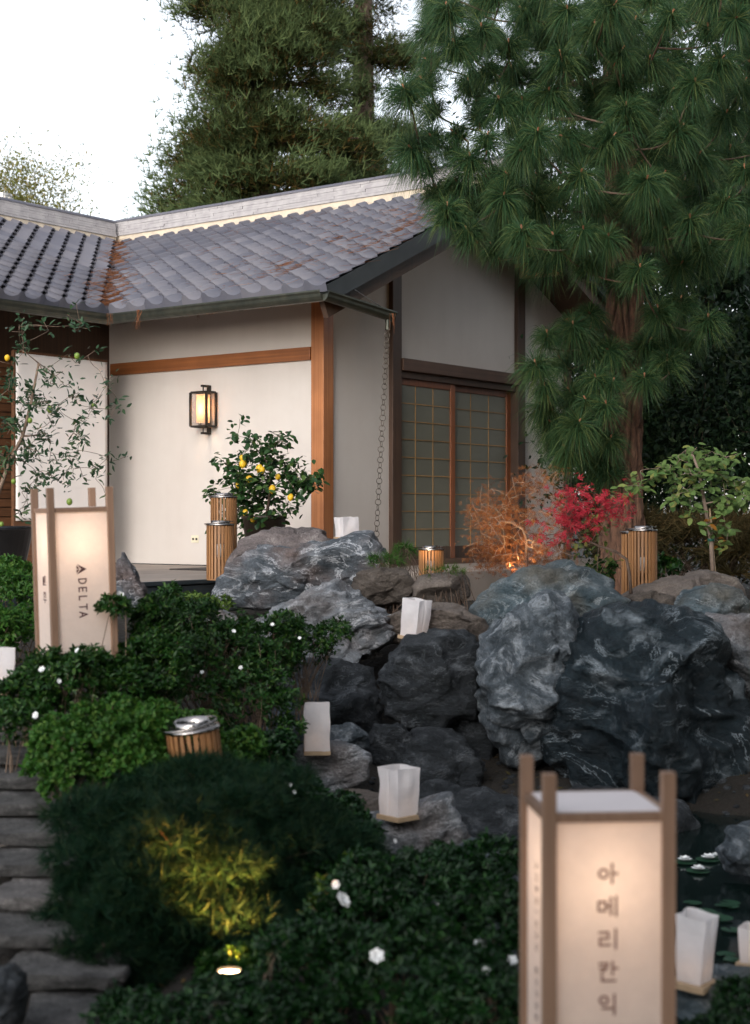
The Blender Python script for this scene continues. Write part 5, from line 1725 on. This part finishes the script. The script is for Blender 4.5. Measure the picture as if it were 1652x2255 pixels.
# ------------------------------------------------------------------ the big pine
def pine():
    Y0 = 15.0
    base = P(1372, 1140, Y0); base.z = gz(base.x, base.y) - .1
    root = empty("pine_tree", (base.x, base.y, base.z), (0, 0, 0), "large pine with long drooping needles in front of the gable", "tree")
    org = np.array(root.location)
    # trunk
    tp = [(1368, 1230), (1370, 1080), (1372, 950), (1374, 800), (1376, 650), (1372, 500), (1366, 350), (1362, 180), (1358, 0), (1354, -220), (1350, -420)]
    tr = [P(a, b, Y0) for a, b in tp]; tr[0] = base.copy()
    rad = [.27, .205, .195, .19, .185, .175, .165, .15, .13, .10, .06]
    # bark plates
    n, seg = 90, 260
    V = []
    for j in range(seg):
        t = j / (seg - 1) * (len(tr) - 1); i = min(int(t), len(tr) - 2); f = t - i
        c = tr[i].lerp(tr[i + 1], f); r = rad[i] * (1 - f) + rad[i + 1] * f
        for k in range(n):
            a = 2 * math.pi * k / n
            sp = Vector((math.cos(a) * 1.9, math.sin(a) * 1.9, c.z * 1.9))
            d, _ = noise.voronoi(sp + Vector((0, 0, .25 * noise.noise(sp * 1.5))))
            cr = max(0, .28 - (d[1] - d[0])) / .28
            rr = r * (1 + .04 * noise.noise(sp * 2.5)) - .030 * cr + .008 * noise.noise(sp * 7)
            V.append((c.x + rr * math.cos(a) - org[0], c.y + rr * math.sin(a) - org[1], c.z - org[2]))
    F = []
    for j in range(seg - 1):
        for k in range(n):
            k2 = (k + 1) % n
            F.append((j * n + k, j * n + k2, (j + 1) * n + k2, (j + 1) * n + k))
    me = bpy.data.meshes.new("trunk"); me.from_pydata(V, [], F); me.update()
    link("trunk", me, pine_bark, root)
    # tufts
    T = [(985, 15), (945, 60), (1000, 95), (890, 195), (930, 175), (950, 235), (1070, 150), (1030, 110), (1120, 95), (1200, 60), (1235, 120), (1310, 55), (1280, 130), (1400, 45), (1370, 110), (1480, 30), (1560, 60), (1620, 40), (905, 325), (950, 300), (935, 360), (1000, 290), (1035, 345), (1075, 300), (1005, 400), (985, 455), (1012, 480), (1040, 440), (1120, 385), (1150, 330), (1185, 290), (1240, 300), (1175, 430), (1120, 460), (1150, 505), (1220, 520), (1285, 505), (1330, 250), (1380, 235), (1430, 130), (1480, 200), (1530, 180), (1350, 300), (1440, 330), (1500, 280), (1540, 340), (1600, 250), (1425, 395), (1462, 385), (1505, 400), (1395, 440), (1450, 445), (1520, 480), (1460, 505), (1600, 440), (1640, 370), (1560, 540), (1640, 180), (1590, 130), (1650, 500), (1100, 220), (1150, 220), (1210, 200), (1280, 380), (1230, 420), (1320, 430), (1340, 520), (1060, 60), (1150, 20), (1250, 20), (1440, -20), (1340, -30), (1080, -30), (960, -40), (1200, -40), (1560, -30), (1650, -20), (1352, 10), (1372, 175), (1330, 95), (1250, 545), (1300, 570), (1350, 595), (1410, 590), (1200, 560), (1500, 580), (1110, 430), (1075, 395), (960, 415), (1030, 505)]
    low = [(1205, 735), (1262, 715), (1235, 790), (1300, 760), (1200, 850), (1255, 860), (1312, 830), (1215, 930), (1275, 930), (1335, 890), (1245, 985), (1300, 1000), (1345, 965), (1480, 720), (1525, 745), (1430, 750), (1470, 790), (1420, 830), (1340, 770), (1350, 840), (1180, 800), (1190, 890), (1230, 960), (1290, 880), (1330, 1020), (1500, 660), (1560, 700), (1450, 680), (1300, 690)]
    pts = []
    for (a, b) in T:
        pts.append((P(a, b, random.uniform(13.0, 14.6)), 1.0))
    for _ in range(150):          # inner and rear whorls
        a = random.uniform(930, 1690); b = random.uniform(-80, 560)
        if a < 1080 and b > 330: continue
        pts.append((P(a, b, random.uniform(14.3, 16.6)), .95))
    for (a, b) in low:
        pts.append((P(a, b, random.uniform(14.0, 14.7)), .9))
    nn = 760
    A, AX, UP, LL = [], [], [], []
    SH = []
    for c, s in pts:
        c = np.array(c)
        # the shoot points outwards from the trunk and up
        tr_xy = np.array([tr[3].x, tr[3].y, c[2] - .25])
        sh = unit(unit(c - tr_xy) * .6 + np.array([0, -.25, .75]) + rng.normal(size=3) * .32)
        SH.append((c - sh * .16 * s, c + sh * .045))
        s = s * random.uniform(.72, 1.15)
        m = int(nn * s)
        t = rng.random(m)
        d = rand_dirs(m)
        d = unit(d - (d @ sh)[:, None] * sh[None] * .7)      # mostly sideways from the shoot
        ax = unit(d + sh[None] * (rng.uniform(-.35, .9, m))[:, None])
        A.append(c + sh[None] * (t[:, None] - .9) * .17 * s); AX.append(ax); LL.append(s * rng.uniform(.22, .36, m))
    A = np.concatenate(A); AX = np.concatenate(AX); LL = np.concatenate(LL)
    w = .0021
    # needle: 3 stations bent by gravity
    side = unit(np.cross(AX, rng.normal(size=AX.shape)))
    p0 = A; p1 = A + AX * (LL * .55)[:, None] + np.array([0, 0, -1.]) * (LL * .06)[:, None]
    p2 = A + AX * (LL * .93)[:, None] + np.array([0, 0, -1.]) * (LL * .40)[:, None]
    Vn = np.stack([p0 - side * w, p0 + side * w, p1 - side * w, p1 + side * w, p2], 1).reshape(-1, 3)
    Fn = np.array([[0, 1, 3], [0, 3, 2], [2, 3, 4]])[None] + (np.arange(len(A)) * 5)[:, None, None]
    tag(link("needles", np_mesh("needles", Vn - org, Fn.reshape(-1, 3)), M["pine_needle"], root), kind="stuff")
    S0 = np.array([a for a, b in SH]); S1 = np.array([b for a, b in SH])
    parts = [sticks(S0 - org, S1 - org, .012, .009, 5)]
    tag(link("buds", np_mesh("buds", *parts[0]), M["bud"], root), kind="stuff")
    # limbs from the trunk to the tufts
    paths = []
    nodes_ = [(tr[i].lerp(tr[i + 1], f), (rad[i]) * .35) for i in range(2, len(tr) - 1) for f in (0, .33, .66)]
    order = sorted(range(len(S0)), key=lambda i: abs(S0[i][0] - tr[4].x) + abs(S0[i][1] - tr[4].y))
    for i in order:
        t = Vector(S0[i])
        a, ra = min(nodes_, key=lambda nd: (nd[0] - t).length + 1.2 * max(0, nd[0].z - t.z) + .5 * max(0, t.z - nd[0].z - .3) - nd[1] * 3)
        L = (t - a).length
        mid = (a + t) / 2 + Vector((0, 0, -.10 * L)) + Vector((random.gauss(0, .05), random.gauss(0, .05), 0)) * L
        pp, rr = [], []
        for j in range(7):
            u_ = j / 6
            q = a * (1 - u_) ** 2 + mid * 2 * u_ * (1 - u_) + t * u_ ** 2
            pp.append(q); rr.append(max(.009, min(ra, .055) * (1 - .7 * u_)))
            if j: nodes_.append((q, rr[-1]))
        paths.append((pp, rr))
    tag(limbs(paths, "bark", root, "limbs", 7), kind="stuff")
m_, nt_, b_ = nodes("pine_bark")
co_ = coords(nt_, scale=(1, 1, .35))
n1_ = N(nt_, "ShaderNodeTexNoise", Scale=22, Detail=8, Roughness=.7); nt_.links.new(co_, n1_.inputs["Vector"])
r_ = ramp(nt_, n1_.outputs[0], [(.3, (.06, .032, .022)), (.55, (.15, .075, .045)), (.75, (.26, .15, .10))])
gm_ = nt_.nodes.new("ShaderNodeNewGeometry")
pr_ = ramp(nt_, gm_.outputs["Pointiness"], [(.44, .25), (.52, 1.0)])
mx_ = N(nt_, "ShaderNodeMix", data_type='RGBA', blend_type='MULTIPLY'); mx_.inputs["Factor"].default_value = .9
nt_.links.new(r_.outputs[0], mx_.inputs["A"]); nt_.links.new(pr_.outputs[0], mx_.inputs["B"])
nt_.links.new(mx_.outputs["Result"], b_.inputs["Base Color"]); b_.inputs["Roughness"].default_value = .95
bump(nt_, b_, n1_.outputs[0], .8, .02)
pine_bark = m_
pine()

# ------------------------------------------------------------------ redwoods behind the house
def conifer(name, label, px, Y, half_w, py_base, height, n_clump, seed, lean=0):
    rs = np.random.default_rng(seed)
    x0 = PX(px, Y)
    z0 = .95
    root = empty(name, (x0, Y, z0), (0, 0, 0), label, "tree")
    MB().tube([(0, 0, 0), (lean * .5, 0, height * .5), (lean, 0, height)], [.42, .26, .04], 12).build("trunk", M["bark"], root, True)
    rb = half_w / FD * Y
    # limbs of uneven reach, each ending in a flat plate of clumps
    nl_ = n_clump // 6
    hl = 1.6 + (height - 2.0) * rs.random(nl_)
    al = rs.uniform(0, 2 * np.pi, nl_)
    fl = hl / height
    re = np.array([.80 + .55 * noise.noise(Vector((math.cos(a) * 1.1 + seed, math.sin(a) * 1.1, h * .8))) for a, h in zip(al, hl)]) * rs.uniform(.75, 1.12, nl_)
    rl_ = rb * (1.15 - .95 * fl) * re
    pick = rs.integers(0, nl_, n_clump)
    f = fl[pick]
    az = al[pick] + rs.normal(size=n_clump) * .16
    rr = rl_[pick] * (1 - .75 * rs.random(n_clump) ** 1.8)
    C = np.stack([np.cos(az) * rr + lean * f, np.sin(az) * rr, hl[pick] - rr * .10 + rs.normal(size=n_clump) * .10], 1)
    out = np.stack([np.cos(az), np.sin(az), np.full(n_clump, .25)], 1)
    per = 118
    c = np.repeat(C, per, 0); o = np.repeat(out, per, 0)
    off = rs.normal(size=c.shape) * np.array([.32, .32, .17])
    ax = unit(o * .8 + rs.normal(size=c.shape) * .45 + np.array([0, 0, .45]))
    L = .21 * rs.uniform(.55, 1.25, len(c))
    V, F = scatter(SHOOT, c + off, frames(ax, rs.normal(size=c.shape) * .4 + np.array([0, 0, 1.])), L)
    k = len(SHOOT[1])
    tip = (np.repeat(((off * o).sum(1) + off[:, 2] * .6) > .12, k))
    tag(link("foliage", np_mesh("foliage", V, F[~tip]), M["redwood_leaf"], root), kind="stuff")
    tag(link("outer_foliage", np_mesh("outer_foliage", V, F[tip]), M["redwood_tip"], root), kind="stuff")  # paler leaves on the outer, upper part of each clump
    S = np.stack([lean * f, 0 * f, C[:, 2] + rr * .10], 1)
    V, F = sticks(S, C, .035, .012, 4)
    tag(link("limbs", np_mesh("limbs", V, F), M["bark"], root), kind="stuff")
conifer("redwood_tree", "tall redwood with reddish brown tips behind the main ridge", 570, 30, 330, 470, 19, 1350, 61)
conifer("redwood_tree", "second redwood, darker, between the ridge and the big pine", 800, 36, 190, 470, 21, 650, 67)

# ------------------------------------------------------------------ broadleaf trees and hedge
def broadleaf(name, label, px, Y, z0, z1, w, d, n, L, mat, seed, trunk_r=.14, clumps=60, cat="tree", gap=.0, T=OVAL, group=None, sparse=.45):
    rs = np.random.default_rng(seed)
    x0 = PX(px, Y); g0 = gz(x0, Y)
    root = empty(name, (x0, Y, g0), (0, 0, 0), label, cat, group)
    C = unit(rs.normal(size=(clumps, 3))) * (rs.random((clumps, 1)) ** .45) * np.array([w, d, (z1 - z0) / 2])
    C[:, 2] += (z0 + z1) / 2 - g0
    paths, _ = grow(Vector((x0, Y, g0)), [Vector(c) + root.location for c in C[:min(60, clumps)]], trunk_r, 0, .05, .6, trunk=[(x0, Y, g0 - .1), (x0 + .1, Y, g0 + (z0 - g0) * .7 + .3), (x0, Y, (z0 + z1) / 2)])
    limbs(paths, "bark", root, "trunk", 6)
    per = n // clumps
    c = np.repeat(C, per, 0)
    off = rs.normal(size=c.shape) * sparse * np.array([1, 1, .8])
    ax = rs.normal(size=c.shape) + np.array([0, -.2, -.4])
    V, F = scatter(T, c + off, frames(ax, rs.normal(size=c.shape) * .5 + np.array([0, -.3, 1.])), L * rs.uniform(.6, 1.3, len(c)))
    tag(link("crown", np_mesh("crown", V, F), M[mat], root), kind="stuff")
broadleaf("broadleaf_tree", "dark leafy tree directly behind the pine trunk", 1560, 21, 2.2, 8.5, 1.9, 1.2, 22000, .15, "hedge_leaf", 71, clumps=110, T=DIAM)
broadleaf("broadleaf_tree", "dark leafy tree beyond the pine with sky showing through", 1680, 24, 2.5, 11, 2.2, 1.5, 18000, .16, "hedge_leaf", 73, clumps=100, T=DIAM)
broadleaf("broadleaf_tree", "dim tree filling the gap between gable and pine", 1320, 27, 4.5, 12, 2.4, 1.5, 10000, .15, "hedge_leaf", 75, clumps=80, T=DIAM)
broadleaf("yellowing_tree", "sparse yellow-green tree far beyond the wing roof", 45, 38, 7.6, 10.7, 1.9, 1.4, 14000, .10, "far_leaf", 77, clumps=75, sparse=.36, T=DIAM)
broadleaf("hedge_shrub", "dark evergreen hedge between the house corner and the pine trunk", 1300, 23, 1.0, 5.2, 1.3, .8, 14000, .12, "hedge_leaf", 85, clumps=90, cat="hedge", trunk_r=.06, sparse=.32, T=DIAM)
broadleaf("hedge_shrub", "dark evergreen hedge behind the sapling", 1600, 17.5, 1.0, 4.2, 1.5, .7, 18000, .10, "hedge_leaf", 79, clumps=90, cat="hedge", trunk_r=.06, sparse=.28, T=DIAM)
broadleaf("hedge_shrub", "dark evergreen hedge behind the pine trunk and slatted lanterns", 1400, 18.5, 1.0, 4.0, 1.0, .6, 8000, .085, "hedge_leaf", 81, clumps=70, cat="hedge", trunk_r=.06, sparse=.28, T=DIAM)
broadleaf("hedge_shrub", "dark evergreen hedge beyond the rocks at the path's end", 1720, 16, .9, 3.6, 1.1, .7, 8000, .08, "hedge_leaf", 83, clumps=70, cat="hedge", trunk_r=.06, sparse=.28, T=DIAM)

# unseen trees added outside the view to shade the garden
def add_shade_tree(label, x, y, z0, z1, w, d, n, seed):
    rs = np.random.default_rng(seed)
    g0 = gz(x, y)
    root = empty("unseen_shade_tree", (x, y, g0), (0, 0, 0), label, "tree", "unseen trees added for shade")
    MB().tube([(0, 0, -.1), (.1, 0, (z0 - g0) + 1), (0, .1, (z0 + z1) / 2 - g0), (0, 0, z1 - g0 - .5)], [.2, .16, .12, .04], 10).build("trunk", M["bark"], root, True)
    dd = unit(rs.normal(size=(n, 3))) * (rs.random((n, 1)) ** .4) * np.array([w, d, (z1 - z0) / 2])
    dd[:, 2] += (z0 + z1) / 2 - g0
    V, F = scatter(DIAM, dd, frames(rs.normal(size=(n, 3)), rs.normal(size=(n, 3)) * .6 + Z3), .38 * rs.uniform(.6, 1.3, n))
    tag(link("crown", np_mesh("crown", V, F), M["hedge_leaf"], root), kind="stuff")
for i, (x, y, z0, z1, w, d) in enumerate(((5.4, 9.5, .6, 8.5, 2.0, 2.2), (5.0, 5.2, .4, 8.0, 2.0, 2.2), (4.6, 1.0, .6, 8.0, 2.1, 2.2), (7.2, 13.5, .8, 9.0, 2.0, 2.2), (3.4, -3.4, .8, 6.6, 2.2, 2.0))):
    add_shade_tree("unseen dense tree added on the pond side to shade the garden", x, y, z0, z1, w, d, 5200, 200 + i)
add_shade_tree("unseen tree added behind the camera on the left, shading the foreground", -2.8, -3.4, .8, 6.4, 2.2, 2.0, 5200, 213)  # added behind the camera to keep light off the foreground
add_shade_tree("unseen tree added straight behind the camera, shading the foreground", .4, -5.0, .8, 6.4, 2.2, 2.0, 5200, 215)


# ------------------------------------------------------------------ fallen needles on the roof
def litter():
    pts, dirs = [], []
    def add(x, y, zf, n, sx, sy):
        for _ in range(n):
            a, b = x + random.gauss(0, sx), y + random.gauss(0, sy)
            pts.append((a, b, zf(a, b)))
    zm = lambda a, b: max(roof_z(min(max(a, EAVE_X), RIDGE_X)) if b < WE + (a - EAVE_X) else 0, ZE + SL * (min(max(b, WE), WR) - WE) if b > WE + (a - EAVE_X) else 0) + random.uniform(.035, .06)
    for _ in range(46):       # down the valley
        s = random.random() ** 1.3 * 3.2
        add(EAVE_X + s, WE + s, zm, 34, .05 + .16 * (1 - s / 3.3) * random.random(), .05 + .14 * (1 - s / 3.3) * random.random())
    for _ in range(26):       # along the rake
        s = random.uniform(.2, 3.2)
        add(EAVE_X + s, RK + random.uniform(.1, 1.3), zm, 22, .12, .12)
    for _ in range(60):
        s = random.uniform(.1, 3.3)
        add(EAVE_X + s, RK + random.uniform(.1, 4.5), zm, 5, .15, .2)
    p = np.array(pts)
    a = rng.uniform(0, 2 * np.pi, len(p))
    d = np.stack([np.cos(a), np.sin(a), rng.normal(size=len(p)) * .1 + .46 * np.cos(a) * .6], 1)
    L = rng.uniform(.06, .13, len(p))[:, None]
    V1 = sticks(p - d * L, p + d * L, .0017, .0013)
    # strands caught on the gutter
    hang_a, hang_b = [], []
    for (px, y0, y1, n) in ((242, 690, 722, 8), (305, 682, 728, 12), (440, 672, 712, 6), (785, 590, 625, 5), (865, 690, 735, 9)):
        for _ in range(n):
            k_ = (px - CX) / FD
            Yv = 15.2 if px > 600 else 16.1 + (300 - px) / 260 * .5
            A = P(px + random.gauss(0, 3), y0, Yv); B = P(px + random.gauss(0, 5), random.uniform((y0 + y1) / 2, y1), Yv - .02)
            hang_a.append(A); hang_b.append(B)
    V2 = sticks(np.array(hang_a), np.array(hang_b), .0022, .0016)
    org = np.array(HW(0, 0, 0))
    Rz = np.array([[math.cos(HA), -math.sin(HA), 0], [math.sin(HA), math.cos(HA), 0], [0, 0, 1]])
    Vw = V1[0] @ Rz.T + org
    V, F = join_np([(Vw, V1[1]), V2])
    o = link("fallen_pine_needles", np_mesh("fallen_pine_needles", V, F), M["dry_needle"])
    tag(o, "rusty fallen pine needles lying on the roof valley and gutter", "pine needles", kind="stuff")
litter()

# leaf litter and pebbles on the bare soil
def floor_litter():
    n = 9000
    x = rng.uniform(-3.5, 4.5, n); y = rng.uniform(4.2, 15.5, n)
    z = ground_z(x, y) + .012
    p = np.stack([x, y, z], 1)
    p = p[z > -.1]
    d = rng.normal(size=p.shape) * np.array([1, 1, .15])
    V, F = scatter(DIAM, p, frames(d, rng.normal(size=p.shape) * .3 + Z3), rng.uniform(.02, .055, len(p)))
    tag(link("leaf_litter", np_mesh("leaf_litter", V, F), M["dry_brush"]), "dry brown leaf litter on the soil between the rocks", "leaf litter", kind="stuff")
    n = 1100
    x = rng.uniform(-.6, 2.6, n); y = rng.uniform(6.3, 10.2, n)
    z = ground_z(x, y)
    v, f = ico(1)
    s3 = rng.uniform(.01, .04, n)[:, None] * rng.uniform(.6, 1.2, (n, 3)) * np.array([1, 1, .6])
    V, F = scatter((v, f), np.stack([x, y, z], 1), frames(rng.normal(size=(n, 3)) * np.array([1, 1, .2]), np.tile(Z3, (n, 1))), s3)
    tag(link("pebbles", np_mesh("pebbles", V, F, True), M["rock_black"]), "small grey pebbles on the pond bank", "pebbles", kind="stuff")
floor_litter()
